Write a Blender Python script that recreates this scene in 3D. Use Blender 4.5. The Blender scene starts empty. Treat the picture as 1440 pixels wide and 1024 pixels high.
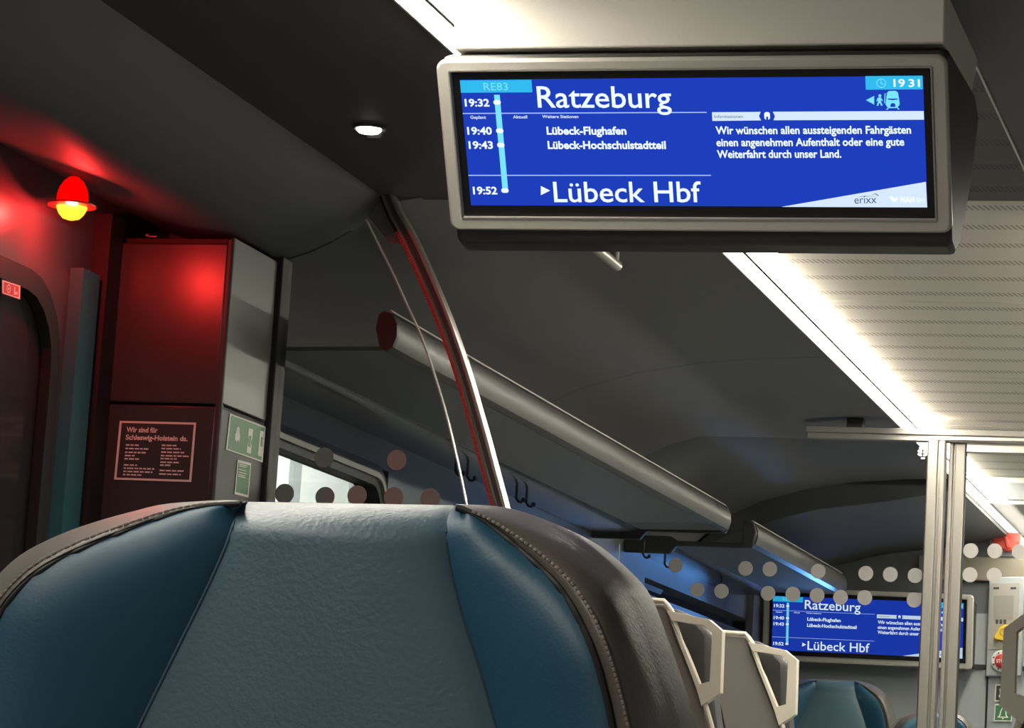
import bpy, bmesh, math, random
from mathutils import Vector, Matrix
random.seed(7)
SC = bpy.context.scene
COL = SC.collection
EYE = 1.05                       # camera height above the low floor
FPX = 4190.0

# ------------------------------------------------------------------ camera
R3 = Matrix(((0.96157712, -0.01838985, 0.27391833),
             (0.26754275, -0.16097911, -0.95000348),
             (0.06156555, 0.98678647, -0.14987376)))
cam_data = bpy.data.cameras.new('camera')
cam_data.sensor_fit = 'HORIZONTAL'
cam_data.sensor_width = 36.0
cam_data.lens = FPX / 1440.0 * 36.0
cam_data.clip_start = 0.05
cam = bpy.data.objects.new('camera', cam_data)
cam.matrix_world = Matrix.Translation((0, 0, EYE)) @ R3.to_4x4()
COL.objects.link(cam)
SC.camera = cam

# ------------------------------------------------------------------ world / exposure
world = bpy.data.worlds.new('night_sky')
world.use_nodes = True
world.node_tree.nodes['Background'].inputs[0].default_value = (0.02, 0.025, 0.04, 1)
world.node_tree.nodes['Background'].inputs[1].default_value = 0.3
SC.world = world
vs = SC.view_settings
vs.view_transform = 'Standard'
vs.look = 'None'
vs.gamma = 1.0
vs.use_curve_mapping = False
vs.exposure = 0.0
STRIP_COMP = 7.0     # compartment strips, face down
SIDE_COMP = 60.0      # their slanted side that washes the perforated ceiling
STRIP_NEAR = 30.0     # strip over the seats near the camera
STRIP_AISLE = 2.5     # dimmer strip near the camera on the aisle side
SCREEN_GAIN = 1.15

# ------------------------------------------------------------------ rays (photo pixel -> point on a real plane)
def ray(px, py):
    w = R3 @ Vector((px - 720.0, -(py - 512.0), -FPX))
    return w / w.y
def on_y(p, y):
    r = ray(*p) * y
    return Vector((r.x, r.y, r.z + EYE))
def on_x(p, x):
    r = ray(*p); r = r * (x / r.x)
    return Vector((r.x, r.y, r.z + EYE))

# ------------------------------------------------------------------ materials
def mat(name, col, rough=0.5, metal=0.0, spec=0.5, bump=None, vary=0.0, vscale=8.0, emit=None, emit_s=0.0, coat=0.0):
    m = bpy.data.materials.new(name)
    m.use_nodes = True
    nt = m.node_tree
    b = nt.nodes['Principled BSDF']
    b.inputs['Base Color'].default_value = (*col, 1)
    b.inputs['Roughness'].default_value = rough
    b.inputs['Metallic'].default_value = metal
    b.inputs['Specular IOR Level'].default_value = spec
    b.inputs['Coat Weight'].default_value = coat
    tc = nt.nodes.new('ShaderNodeTexCoord')
    if vary:
        n = nt.nodes.new('ShaderNodeTexNoise'); n.inputs['Scale'].default_value = vscale; n.inputs['Detail'].default_value = 5
        nt.links.new(tc.outputs['Object'], n.inputs['Vector'])
        mx = nt.nodes.new('ShaderNodeMix'); mx.data_type = 'RGBA'
        mx.inputs['A'].default_value = (*[c * (1 - vary) for c in col], 1)
        mx.inputs['B'].default_value = (*[min(1, c * (1 + vary)) for c in col], 1)
        nt.links.new(n.outputs['Fac'], mx.inputs['Factor'])
        nt.links.new(mx.outputs['Result'], b.inputs['Base Color'])
    if bump:
        sc_, st, det = bump
        n2 = nt.nodes.new('ShaderNodeTexNoise'); n2.inputs['Scale'].default_value = sc_; n2.inputs['Detail'].default_value = det
        nt.links.new(tc.outputs['Object'], n2.inputs['Vector'])
        bp = nt.nodes.new('ShaderNodeBump'); bp.inputs['Strength'].default_value = st; bp.inputs['Distance'].default_value = 0.002
        nt.links.new(n2.outputs['Fac'], bp.inputs['Height'])
        nt.links.new(bp.outputs['Normal'], b.inputs['Normal'])
    if emit:
        b.inputs['Emission Color'].default_value = (*emit, 1)
        b.inputs['Emission Strength'].default_value = emit_s
    return m

def emat(name, col, s):
    m = bpy.data.materials.new(name); m.use_nodes = True
    nt = m.node_tree; nt.nodes.clear()
    e = nt.nodes.new('ShaderNodeEmission'); e.inputs[0].default_value = (*col, 1); e.inputs[1].default_value = s
    o = nt.nodes.new('ShaderNodeOutputMaterial'); nt.links.new(e.outputs[0], o.inputs[0])
    return m

def glass_mat(name, tint, refl=0.5):
    m = bpy.data.materials.new(name); m.use_nodes = True
    nt = m.node_tree; nt.nodes.clear()
    t = nt.nodes.new('ShaderNodeBsdfTransparent'); t.inputs[0].default_value = (*tint, 1)
    g = nt.nodes.new('ShaderNodeBsdfGlossy'); g.inputs['Roughness'].default_value = 0.03
    g.inputs['Color'].default_value = (refl, refl, refl, 1)
    f = nt.nodes.new('ShaderNodeFresnel'); f.inputs['IOR'].default_value = 1.45
    mx = nt.nodes.new('ShaderNodeMixShader')
    # a thin sheet: only the face turned to the viewer mirrors, the second face passes the light on
    ge = nt.nodes.new('ShaderNodeNewGeometry'); iv = nt.nodes.new('ShaderNodeMath'); iv.operation = 'SUBTRACT'; iv.inputs[0].default_value = 1.0
    ml = nt.nodes.new('ShaderNodeMath'); ml.operation = 'MULTIPLY'
    nt.links.new(ge.outputs['Backfacing'], iv.inputs[1]); nt.links.new(iv.outputs[0], ml.inputs[0]); nt.links.new(f.outputs[0], ml.inputs[1])
    nt.links.new(ml.outputs[0], mx.inputs[0]); nt.links.new(t.outputs[0], mx.inputs[1]); nt.links.new(g.outputs[0], mx.inputs[2])
    o = nt.nodes.new('ShaderNodeOutputMaterial'); nt.links.new(mx.outputs[0], o.inputs[0])
    return m

def perforated_mat(name, col, hole, pitch_y, off_y, pitch_x, rough=0.55, thick=0.12):
    """sheet with rows of slanted slots across the aisle"""
    m = mat(name, col, rough)
    nt = m.node_tree; b = nt.nodes['Principled BSDF']
    tc = nt.nodes.new('ShaderNodeTexCoord'); sp = nt.nodes.new('ShaderNodeSeparateXYZ')
    nt.links.new(tc.outputs['Object'], sp.inputs[0])
    def M(op, a, b_=None, c=None):
        n = nt.nodes.new('ShaderNodeMath'); n.operation = op
        for i, v in enumerate((a, b_, c)):
            if v is None: continue
            if isinstance(v, (int, float)): n.inputs[i].default_value = v
            else: nt.links.new(v, n.inputs[i])
        return n.outputs[0]
    fy = M('FRACT', M('DIVIDE', M('SUBTRACT', sp.outputs['Y'], off_y), pitch_y))
    dy = M('ABSOLUTE', M('SUBTRACT', fy, 0.5))
    row = M('LESS_THAN', dy, thick)
    sx = M('ADD', M('DIVIDE', sp.outputs['X'], pitch_x), M('MULTIPLY', fy, -3.0))
    slot = M('LESS_THAN', M('FRACT', sx), 0.5)
    mask = M('MULTIPLY', row, slot)
    mx = nt.nodes.new('ShaderNodeMix'); mx.data_type = 'RGBA'
    mx.inputs['A'].default_value = (*col, 1); mx.inputs['B'].default_value = (*hole, 1)
    nt.links.new(mask, mx.inputs['Factor']); nt.links.new(mx.outputs['Result'], b.inputs['Base Color'])
    bp = nt.nodes.new('ShaderNodeBump'); bp.inputs['Strength'].default_value = 0.6; bp.inputs['Distance'].default_value = 0.003; bp.invert = True
    nt.links.new(mask, bp.inputs['Height']); nt.links.new(bp.outputs['Normal'], b.inputs['Normal'])
    return m

M = {}
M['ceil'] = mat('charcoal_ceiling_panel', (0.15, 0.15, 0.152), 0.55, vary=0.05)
M['ceil_shaded'] = mat('shaded_ceiling_panel', (0.055, 0.057, 0.061), 0.6, vary=0.06)  # flat entrance ceiling and far step: shade put into a darker colour
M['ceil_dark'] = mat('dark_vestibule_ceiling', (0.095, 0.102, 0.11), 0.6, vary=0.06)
M['perf'] = perforated_mat('perforated_light_panel', (0.66, 0.62, 0.54), (0.35, 0.30, 0.245), 0.18, 5.81, 0.0105)
M['perf_unlit'] = perforated_mat('perforated_unlit_panel', (0.06, 0.058, 0.055), (0.015, 0.015, 0.015), 0.18, 4.39, 0.0085)  # same sheet as the light panel, its lack of light put into the colour
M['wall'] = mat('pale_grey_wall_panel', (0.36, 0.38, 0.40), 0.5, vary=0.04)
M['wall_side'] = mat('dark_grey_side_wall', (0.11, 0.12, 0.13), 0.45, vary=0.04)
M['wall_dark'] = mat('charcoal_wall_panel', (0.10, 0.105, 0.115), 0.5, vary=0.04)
M['wall_entry'] = mat('entrance_wall_lacquer', (0.075, 0.078, 0.085), 0.35, vary=0.05)
M['cab'] = mat('grey_cabinet_lacquer', (0.042, 0.036, 0.037), 0.30, spec=0.6, vary=0.05, vscale=60)
M['cabside'] = mat('light_grey_cabinet_side', (0.155, 0.155, 0.15), 0.38, vary=0.04)
M['cabside_low'] = mat('dark_grey_cabinet_side', (0.07, 0.07, 0.07), 0.5, vary=0.04)
M['teal_trim'] = mat('teal_door_trim', (0.03, 0.16, 0.19), 0.45)
M['black'] = mat('black_rubber', (0.012, 0.012, 0.013), 0.6)
M['blackgloss'] = mat('black_glossy_bezel', (0.006, 0.006, 0.007), 0.25)
M['alu'] = mat('brushed_aluminium', (0.55, 0.53, 0.49), 0.35, 0.85, bump=(300, 0.05, 2))
M['post'] = mat('satin_post_aluminium', (0.22, 0.21, 0.19), 0.45, 0.6)
M['alu_dull'] = mat('dull_aluminium', (0.30, 0.29, 0.265), 0.6, 0.2)
M['polish'] = mat('polished_aluminium', (0.75, 0.72, 0.64), 0.2, 1.0)
M['housing'] = mat('taupe_grey_powder_coat', (0.52, 0.50, 0.45), 0.38, 0.1, vary=0.03, vscale=150)
M['housing_top_lit'] = mat('lit_taupe_powder_coat', (0.80, 0.765, 0.69), 0.5, 0.0, bump=(900, 0.2, 2), vary=0.05, vscale=400)  # lighter copy of the taupe coat, strip light put into the colour
M['housing_side'] = mat('dark_metal_side', (0.055, 0.055, 0.05), 0.5, 0.1)
M['steel'] = mat('bare_steel_bracket', (0.5, 0.48, 0.44), 0.3, 0.9)
M['rack'] = mat('rack_aluminium', (0.095, 0.095, 0.092), 0.42, 0.4)
M['rack_gloss'] = mat('satin_rack_aluminium', (0.30, 0.30, 0.30), 0.25, 0.9)
M['rail_lip'] = mat('rail_edge_highlight', (0.72, 0.70, 0.64), 0.35)  # highlight along the rail edge put into a pale colour
M['dot_shaded'] = mat('frosted_dot_shaded', (0.20, 0.197, 0.19), 0.8)  # darker copy of the frosted dots, weaker light put into the colour
M['shelf'] = mat('rack_shelf_grey', (0.19, 0.20, 0.20), 0.5)
M['dark_plastic'] = mat('dark_grey_plastic', (0.035, 0.035, 0.036), 0.5)
M['shell'] = mat('taupe_seat_shell', (0.19, 0.178, 0.158), 0.5, vary=0.04)
M['handle'] = mat('ivory_plastic_handle', (0.62, 0.58, 0.48), 0.4)
M['leather_c'] = mat('grey_blue_leather', (0.085, 0.152, 0.200), 0.42, bump=(260, 0.30, 6), vary=0.10, vscale=30)
M['leather_t'] = mat('teal_leather', (0.020, 0.092, 0.158), 0.46, bump=(420, 0.12, 4), vary=0.05)
M['leather_b'] = mat('black_leather_border', (0.115, 0.101, 0.090), 0.40, bump=(350, 0.25, 5), vary=0.1)
M['thread'] = mat('taupe_thread', (0.24, 0.205, 0.175), 0.8)
M['fabric'] = mat('dark_blue_fabric', (0.03, 0.06, 0.09), 0.9, bump=(600, 0.3, 2))
M['floor'] = mat('speckled_grey_floor', (0.26, 0.26, 0.26), 0.6, vary=0.3, vscale=200)
M['glass'] = glass_mat('clear_partition_glass', (0.86, 0.88, 0.87), 0.4)
M['glass_edge'] = mat('pale_glass_edge', (0.45, 0.48, 0.44), 0.25)
M['dot'] = mat('frosted_dot', (0.28, 0.275, 0.26), 0.8)
M['beige_film'] = mat('beige_beam', (0.21, 0.185, 0.145), 0.6)
M['win_glass'] = glass_mat('window_glass', (0.75, 0.78, 0.78), 0.9)
M['night_glass'] = mat('dark_night_window', (0.01, 0.011, 0.013), 0.05)
M['door_glass'] = mat('dark_door_window', (0.03, 0.03, 0.032), 0.15)
M['red'] = mat('red_plastic', (0.55, 0.045, 0.03), 0.35)
M['white'] = mat('white_plastic', (0.75, 0.75, 0.72), 0.4)
M['print_w'] = mat('white_print', (0.85, 0.83, 0.78), 0.6)
M['green'] = mat('safety_green', (0.045, 0.21, 0.075), 0.45)
M['yellow'] = mat('yellow_plastic', (0.75, 0.48, 0.03), 0.4)
M['plate'] = mat('taupe_device_plate', (0.33, 0.31, 0.28), 0.45)
M['plate2'] = mat('darker_device_plate', (0.25, 0.235, 0.21), 0.45)
M['braid'] = mat('red_seal_strip', (0.62, 0.06, 0.04), 0.45)
M['facade'] = mat('pale_platform_facade', (0.75, 0.75, 0.72), 0.8)
M['facade2'] = mat('grey_platform_band', (0.35, 0.36, 0.36), 0.8)
M['strip_c'] = emat('lit_strip_diffuser', (1.0, 0.93, 0.80), STRIP_COMP)
M['strip_n'] = emat('lit_strip_diffuser_near', (1.0, 0.93, 0.80), STRIP_NEAR)
M['strip_a'] = emat('lit_strip_diffuser_aisle', (1.0, 0.93, 0.80), STRIP_AISLE)
M['side_a'] = emat('lit_strip_side_aisle', (1.0, 0.92, 0.78), SIDE_COMP * 1.4)
M['side_c'] = emat('lit_strip_side', (1.0, 0.92, 0.78), SIDE_COMP)
M['spot'] = emat('lit_downlight', (1.0, 0.93, 0.80), 5.0)
def lens_mat(name, col, st):
    m = emat(name, col, st); nt = m.node_tree
    ad = nt.nodes.new('ShaderNodeAddShader'); tr = nt.nodes.new('ShaderNodeBsdfTransparent'); tr.inputs[0].default_value = (0.95, 0.9, 0.9, 1)
    e = [n for n in nt.nodes if n.type == 'EMISSION'][0]; o = [n for n in nt.nodes if n.type == 'OUTPUT_MATERIAL'][0]
    nt.links.new(e.outputs[0], ad.inputs[0]); nt.links.new(tr.outputs[0], ad.inputs[1]); nt.links.new(ad.outputs[0], o.inputs[0])
    return m
M['lamp_bowl'] = lens_mat('lit_amber_bowl', (1.0, 0.36, 0.02), 1.5)
M['lamp_dome'] = emat('lit_red_dome', (1.0, 0.0003, 0.0002), 1.3)
M['lamp_flange'] = mat('red_clear_flange', (0.6, 0.04, 0.03), 0.3)
G = SCREEN_GAIN
M['s_blue'] = emat('screen_blue', (0.012, 0.045, 0.46), 0.95 * G)
M['s_cyan'] = emat('screen_cyan', (0.03, 0.46, 0.80), 0.95 * G)
M['s_cyan2'] = emat('screen_light_cyan', (0.18, 0.68, 0.92), 1.0 * G)
M['s_white'] = emat('screen_white', (0.78, 0.90, 1.0), 1.0 * G)
M['s_pale'] = emat('screen_pale_blue', (0.66, 0.80, 0.98), 0.9 * G)
M['s_ghost'] = emat('screen_ghost_white', (0.86, 0.94, 1.0), 1.0 * G)
M['s_dark'] = emat('screen_dark_ink', (0.05, 0.09, 0.22), 0.9 * G)
M['s_line'] = emat('screen_line', (0.35, 0.48, 0.90), 1.0 * G)

# ------------------------------------------------------------------ object helpers
def wm(o):
    m = o.matrix_basis.copy()
    while o.parent:
        o = o.parent; m = o.matrix_basis @ m
    return m

def thing(name, label, cat, loc=(0, 0, 0), rot=None, group=None):
    o = bpy.data.objects.new(name, None); COL.objects.link(o)
    o.empty_display_size = 0.05
    o.location = loc
    if rot: o.rotation_euler = rot
    o['label'] = label; o['category'] = cat
    if group: o['group'] = group
    return o

def obj(name, bm, material, parent=None, smooth=False, bevel=0.0, label=None):
    """bm is in world coordinates; becomes ONE mesh object"""
    bmesh.ops.remove_doubles(bm, verts=bm.verts, dist=1e-6)
    bmesh.ops.recalc_face_normals(bm, faces=bm.faces)
    me = bpy.data.meshes.new(name)
    o = bpy.data.objects.new(name, me); COL.objects.link(o)
    if parent:
        o.parent = parent
        bmesh.ops.transform(bm, matrix=wm(parent).inverted(), verts=bm.verts)
    else:
        lo = Vector([min(v.co[i] for v in bm.verts) for i in range(3)])
        hi = Vector([max(v.co[i] for v in bm.verts) for i in range(3)])
        org = Vector(((lo.x + hi.x) / 2, (lo.y + hi.y) / 2, lo.z))
        if material in NO_ORIGIN: org = Vector((0, 0, 0))
        bmesh.ops.translate(bm, vec=-org, verts=bm.verts)
        o.location = org
    bm.to_mesh(me); bm.free()
    me.materials.append(material)
    if smooth:
        for p in me.polygons: p.use_smooth = True
        try: me.set_sharp_from_angle(angle=math.radians(40))
        except Exception: pass
    if bevel:
        md = o.modifiers.new('bevel', 'BEVEL'); md.width = bevel; md.segments = 2; md.limit_method = 'ANGLE'
        for p in me.polygons: p.use_smooth = True
        try: me.set_sharp_from_angle(angle=math.radians(50))
        except Exception: pass
    if label: o['label'] = label
    return o
def each(name, bm, material, parent, **k):
    """one object per connected piece of bm"""
    todo = set(bm.verts); out = []
    while todo:
        st = [todo.pop()]; comp_ = [st[0]]
        while st:
            for e in st.pop().link_edges:
                for v in e.verts:
                    if v in todo: todo.discard(v); st.append(v); comp_.append(v)
        idx = {v: i for i, v in enumerate(comp_)}
        nb = bmesh.new(); nv = [nb.verts.new(v.co) for v in comp_]
        for f in {f for v in comp_ for f in v.link_faces}: nb.faces.new([nv[idx[v]] for v in f.verts])
        out.append(obj(name, nb, material, parent, **k))
    bm.free(); return out
NO_ORIGIN = set((M['perf'], M['perf_unlit']))

def struct(name, bm, material, parent=None, **k):
    o = obj(name, bm, material, parent, **k)
    if not parent: o['kind'] = 'structure'
    return o
def tag(o, label, cat, group=None):
    o['label'] = label; o['category'] = cat
    if group: o['group'] = group
    return o

def B(): return bmesh.new()
def box(bm, x0, x1, y0, y1, z0, z1):
    v = [bm.verts.new((x, y, z)) for x in (x0, x1) for y in (y0, y1) for z in (z0, z1)]
    for f in ((0, 1, 3, 2), (4, 6, 7, 5), (0, 4, 5, 1), (2, 3, 7, 6), (0, 2, 6, 4), (1, 5, 7, 3)):
        bm.faces.new([v[i] for i in f])
    return bm
def prism(bm, pts, vec):
    """closed polygon pts (3D) pushed along vec"""
    vec = Vector(vec)
    a = [bm.verts.new(p) for p in pts]; b = [bm.verts.new(Vector(p) + vec) for p in pts]
    bm.faces.new(a); bm.faces.new(b[::-1])
    n = len(pts)
    for i in range(n):
        bm.faces.new((a[i], b[i], b[(i + 1) % n], a[(i + 1) % n]))
    return bm
def prism_y(bm, prof, y0, y1):
    return prism(bm, [(x, y0, z) for x, z in prof], (0, y1 - y0, 0))
def ring(bm, outer, inner, vec):
    """frame between two polygons with the same number of points"""
    vec = Vector(vec); n = len(outer)
    o0 = [bm.verts.new(p) for p in outer]; i0 = [bm.verts.new(p) for p in inner]
    o1 = [bm.verts.new(Vector(p) + vec) for p in outer]; i1 = [bm.verts.new(Vector(p) + vec) for p in inner]
    for k in range(n):
        j = (k + 1) % n
        bm.faces.new((o0[k], o0[j], i0[j], i0[k])); bm.faces.new((o1[k], i1[k], i1[j], o1[j]))
        bm.faces.new((o0[k], o1[k], o1[j], o0[j])); bm.faces.new((i0[k], i0[j], i1[j], i1[k]))
    return bm
def sweep(bm, path, section, up=Vector((0, 1, 0))):
    """section: list of (a,b): a along the in-plane normal, b along up"""
    rows = []
    n = len(path)
    for i, p in enumerate(path):
        t = (path[min(i + 1, n - 1)] - path[max(i - 1, 0)]).normalized()
        s = t.cross(up).normalized(); u = s.cross(t).normalized()
        rows.append([bm.verts.new(p + s * a + u * b) for a, b in section])
    m = len(section)
    for i in range(n - 1):
        for k in range(m):
            bm.faces.new((rows[i][k], rows[i][(k + 1) % m], rows[i + 1][(k + 1) % m], rows[i + 1][k]))
    bm.faces.new(rows[0][::-1]); bm.faces.new(rows[-1])
    return bm
def circle(r, n=12, e=1.0):
    return [(r * math.cos(2 * math.pi * k / n), r * e * math.sin(2 * math.pi * k / n)) for k in range(n)]
def lathe(bm, prof, c, n=24, axis='z'):
    """prof list of (r, h) about axis through c"""
    c = Vector(c); rows = []
    for r, h in prof:
        row = []
        for k in range(n):
            a = 2 * math.pi * k / n
            if axis == 'z': p = Vector((r * math.cos(a), r * math.sin(a), h))
            elif axis == 'y': p = Vector((r * math.cos(a), h, r * math.sin(a)))
            else: p = Vector((h, r * math.cos(a), r * math.sin(a)))
            row.append(bm.verts.new(c + p))
        rows.append(row)
    for i in range(len(rows) - 1):
        for k in range(n):
            bm.faces.new((rows[i][k], rows[i][(k + 1) % n], rows[i + 1][(k + 1) % n], rows[i + 1][k]))
    bm.faces.new(rows[0][::-1]); bm.faces.new(rows[-1])
    return bm
def resample(pts, n, smooth=True):
    pts = [Vector((*p, 0)) if len(p) == 2 else Vector(p) for p in pts]
    if smooth:
        out = []
        for i in range(len(pts) - 1):
            p0 = pts[max(i - 1, 0)]; p1 = pts[i]; p2 = pts[i + 1]; p3 = pts[min(i + 2, len(pts) - 1)]
            for k in range(10):
                t = k / 10
                out.append(0.5 * ((2 * p1) + (p2 - p0) * t + (2 * p0 - 5 * p1 + 4 * p2 - p3) * t * t + (3 * p1 - p0 - 3 * p2 + p3) * t ** 3))
        out.append(pts[-1]); pts = out
    L = [0]
    for a, b in zip(pts, pts[1:]): L.append(L[-1] + (b - a).length)
    res = []; j = 0
    for i in range(n):
        d = L[-1] * i / (n - 1)
        while j < len(L) - 2 and L[j + 1] < d: j += 1
        t = (d - L[j]) / max(1e-9, L[j + 1] - L[j])
        res.append(pts[j].lerp(pts[j + 1], min(1, t)))
    return res

def text_bm(s, origin, right, up, height, width=None, bold=0.0, align='LEFT', lift=0.0):
    """text laid on a plane; height = cap height; width = fitted overall width"""
    cu = bpy.data.curves.new('glyphs', 'FONT'); cu.body = s; cu.size = 1.0; cu.offset = bold; cu.resolution_u = 3
    ob = bpy.data.objects.new('glyphs', cu); COL.objects.link(ob)
    dg = bpy.context.evaluated_depsgraph_get(); dg.update()
    me = bpy.data.meshes.new_from_object(ob.evaluated_get(dg))
    bm = bmesh.new(); bm.from_mesh(me)
    bpy.data.objects.remove(ob); bpy.data.curves.remove(cu); bpy.data.meshes.remove(me)
    xs = [v.co.x for v in bm.verts]
    x0, x1 = min(xs), max(xs)
    sy = height / 0.72
    sx = (width / (x1 - x0)) if width else sy
    right = Vector(right).normalized(); up = Vector(up).normalized(); nrm = right.cross(up)
    off = 0.0 if align == 'LEFT' else -0.5 * (x1 - x0)
    for v in bm.verts:
        v.co = Vector(origin) + right * ((v.co.x - x0 + off) * sx) + up * (v.co.y * sy) + nrm * lift
    return bm

# ------------------------------------------------------------------ the shell of the coach
XW, XR = -2.25, 0.62
YP, YF, YE = 5.30, 8.40, 11.30          # near glass, far glass, end wall
ZV, ZC = EYE + 1.15, EYE + 1.19         # entrance ceiling, compartment ceiling
UP = 0.34                               # raised floor beyond the near glass

struct('floor', box(B(), XW - 0.1, XR + 0.1, -2.0, YP, -0.06, 0.0), M['floor'])
bm = box(B(), XW - 0.1, XR + 0.1, YP, 13.0, UP - 0.06, UP); box(bm, XW - 0.1, XR + 0.1, YP, YP + 0.05, 0, UP - 0.06)
struct('floor', bm, M['floor'])

# compartment ceiling: curved side panels and the perforated middle
def mirror(prof, xc=-0.83): return [(2 * xc - x, z) for x, z in prof]
comp = [(-1.267, ZC), (-1.45, ZC - 0.006), (-1.62, ZC - 0.022), (-1.78, ZC - 0.05), (-1.93, ZC - 0.095), (-2.06, ZC - 0.16), (-2.16, ZC - 0.26), (-2.26, ZC - 0.42)]
comp_o = [(x, z + 0.05) for x, z in comp]
seam_y = 7.33
bm = B(); prism_y(bm, comp + comp_o[::-1], YP - 0.02, seam_y - 0.002); prism_y(bm, comp + comp_o[::-1], seam_y + 0.002, 9.82)
struct('ceiling_left_side', bm, M['ceil'], smooth=True)
bm = B(); prism_y(bm, mirror(comp) + mirror(comp_o)[::-1], YP - 0.02, 9.82)
struct('ceiling_right_side', bm, M['ceil'], smooth=True)
bm = B()
edges = [YP - 0.3, 6.54, 7.62, 8.52, 9.5, 10.4, YE]
for a, b in zip(edges, edges[1:]):
    box(bm, -1.165, -0.495, a + 0.003, b - 0.003, ZC, ZC + 0.05)
struct('ceiling_perforated_panels', bm, M['perf'])
struct('ceiling_upper_deck', box(B(), XW - 0.1, XR + 0.1, -2.0, 13.0, ZC + 0.09, ZC + 0.14), M['wall_dark'])

# lower ceiling over the far end
rear = [(-1.267, EYE + 1.155), (-1.50, EYE + 1.11), (-1.735, EYE + 1.075), (-1.95, EYE + 1.016), (-2.1, EYE + 0.95), (-2.26, EYE + 0.84)]
rear_o = [(x, z + 0.14) for x, z in rear]
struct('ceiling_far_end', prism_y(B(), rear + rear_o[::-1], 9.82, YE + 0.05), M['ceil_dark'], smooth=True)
struct('ceiling_step', prism_y(B(), rear + comp_o[::-1], 9.80, 9.82), M['ceil_shaded'])
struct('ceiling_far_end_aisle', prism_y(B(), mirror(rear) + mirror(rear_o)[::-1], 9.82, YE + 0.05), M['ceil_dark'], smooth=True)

# entrance ceiling with its curved soffit
sof = [(-1.34, ZV), (-1.796, ZV), (-1.829, EYE + 1.112), (-1.862, EYE + 1.088), (-1.897, EYE + 1.067), (-1.945, EYE + 1.044), (-1.996, EYE + 1.028), (-2.07, EYE + 1.036), (-2.16, EYE + 1.058), (-2.30, EYE + 1.10)]
sof2 = sof[1:]; sof_o = [(x, ZV + 0.10) for x, z in sof2]
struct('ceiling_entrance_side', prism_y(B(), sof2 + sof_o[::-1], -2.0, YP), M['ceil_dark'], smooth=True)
struct('ceiling_entrance', box(B(), -1.796, -1.326, -2.0, YP, ZV, ZV + 0.05), M['ceil_shaded'])
bm = B()
for a, b in ((-2.0, 1.2), (1.2, 2.6), (2.6, 4.3), (4.3, YP - 0.004)):
    box(bm, -1.22, -0.562, a + 0.002, b - 0.002, ZV, ZV + 0.03)
struct('ceiling_entrance_perforated', bm, M['perf_unlit'])
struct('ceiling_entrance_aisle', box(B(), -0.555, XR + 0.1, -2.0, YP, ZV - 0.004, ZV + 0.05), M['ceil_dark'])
struct('trim_1', box(B(), -0.5605, -0.5570, 4.25, YP, ZV - 0.006, ZV + 0.02), M['white'])

# side walls
YC = 5.03                                   # cabinet front
wall_pts = B()
box(wall_pts, XW - 0.06, XW, -2.0, 4.02, 0, 2.4)
box(wall_pts, XW - 0.06, XW, 4.86, YC + 0.3, 0, 2.4)
box(wall_pts, XW - 0.06, XW, 4.02, 4.86, EYE + 0.905, 2.4)
struct('wall_left_entrance', wall_pts, M['wall_entry'])
W1 = (5.30, 6.64); W2 = (9.32, 11.15)
bm = B(); XI = -2.2
zs, zt = 0.98, EYE + 0.785
box(bm, XI - 0.08, XI, YP + 0.03, W1[0] + 0.06, UP, 2.4)
box(bm, XI - 0.08, XI, W1[1], W2[0], UP, 2.4)
box(bm, XI - 0.08, XI, W2[1], 13.0, UP, 2.4)
for a, b in ((W1[0] + 0.06, W1[1]), W2):
    box(bm, XI - 0.08, XI, a, b, UP, zs); box(bm, XI - 0.08, XI, a, b, zt, 2.4)
for y in (8.75, 9.15, 7.6):
    pass
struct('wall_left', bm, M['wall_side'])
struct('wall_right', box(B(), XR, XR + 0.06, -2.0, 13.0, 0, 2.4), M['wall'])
struct('wall_back', box(B(), XW, XR, -2.06, -2.0, 0, 2.4), M['wall'])

def rrect(x0, x1, z0, z1, r, n=5):
    out = []
    for cx, cz, a0 in ((x1 - r, z1 - r, 0), (x0 + r, z1 - r, 90), (x0 + r, z0 + r, 180), (x1 - r, z0 + r, 270)):
        for k in range(n + 1):
            a = math.radians(a0 + 90 * k / n); out.append((cx + r * math.cos(a), cz + r * math.sin(a)))
    return out

def side_window(name, y0, y1, z0, z1, fw, glass):
    w = struct(name, ring(B(), [(XI + 0.004, y, z) for y, z in rrect(y0 - 0.02, y1, z0, z1, 0.10)],
                          [(XI + 0.004, y, z) for y, z in rrect(y0 + fw - 0.02, y1 - fw, z0 + fw, z1 - fw, 0.07)], (-0.05, 0, 0)), M['dark_plastic'])
    lip = ring(B(), [(XI + 0.012, y, z) for y, z in rrect(y0, y1 - 0.02, z0 + 0.02, z1 - 0.02, 0.09)],
               [(XI + 0.012, y, z) for y, z in rrect(y0 + 0.012, y1 - 0.032, z0 + 0.032, z1 - 0.032, 0.08)], (-0.008, 0, 0))
    obj('window_lip', lip, M['alu_dull'], w)
    obj('window_pane', prism(B(), [(XI - 0.03, y, z) for y, z in rrect(y0 + fw - 0.03, y1 - fw + 0.01, z0 + fw - 0.01, z1 - fw + 0.01, 0.07)], (-0.006, 0, 0)), glass, w)
    return w
side_window('window_1', 5.36, 6.64, 0.98, EYE + 0.790, 0.050, M['win_glass'])
side_window('window_2', 9.32, 11.15, 0.98, EYE + 0.735, 0.05, M['night_glass'])

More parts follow.
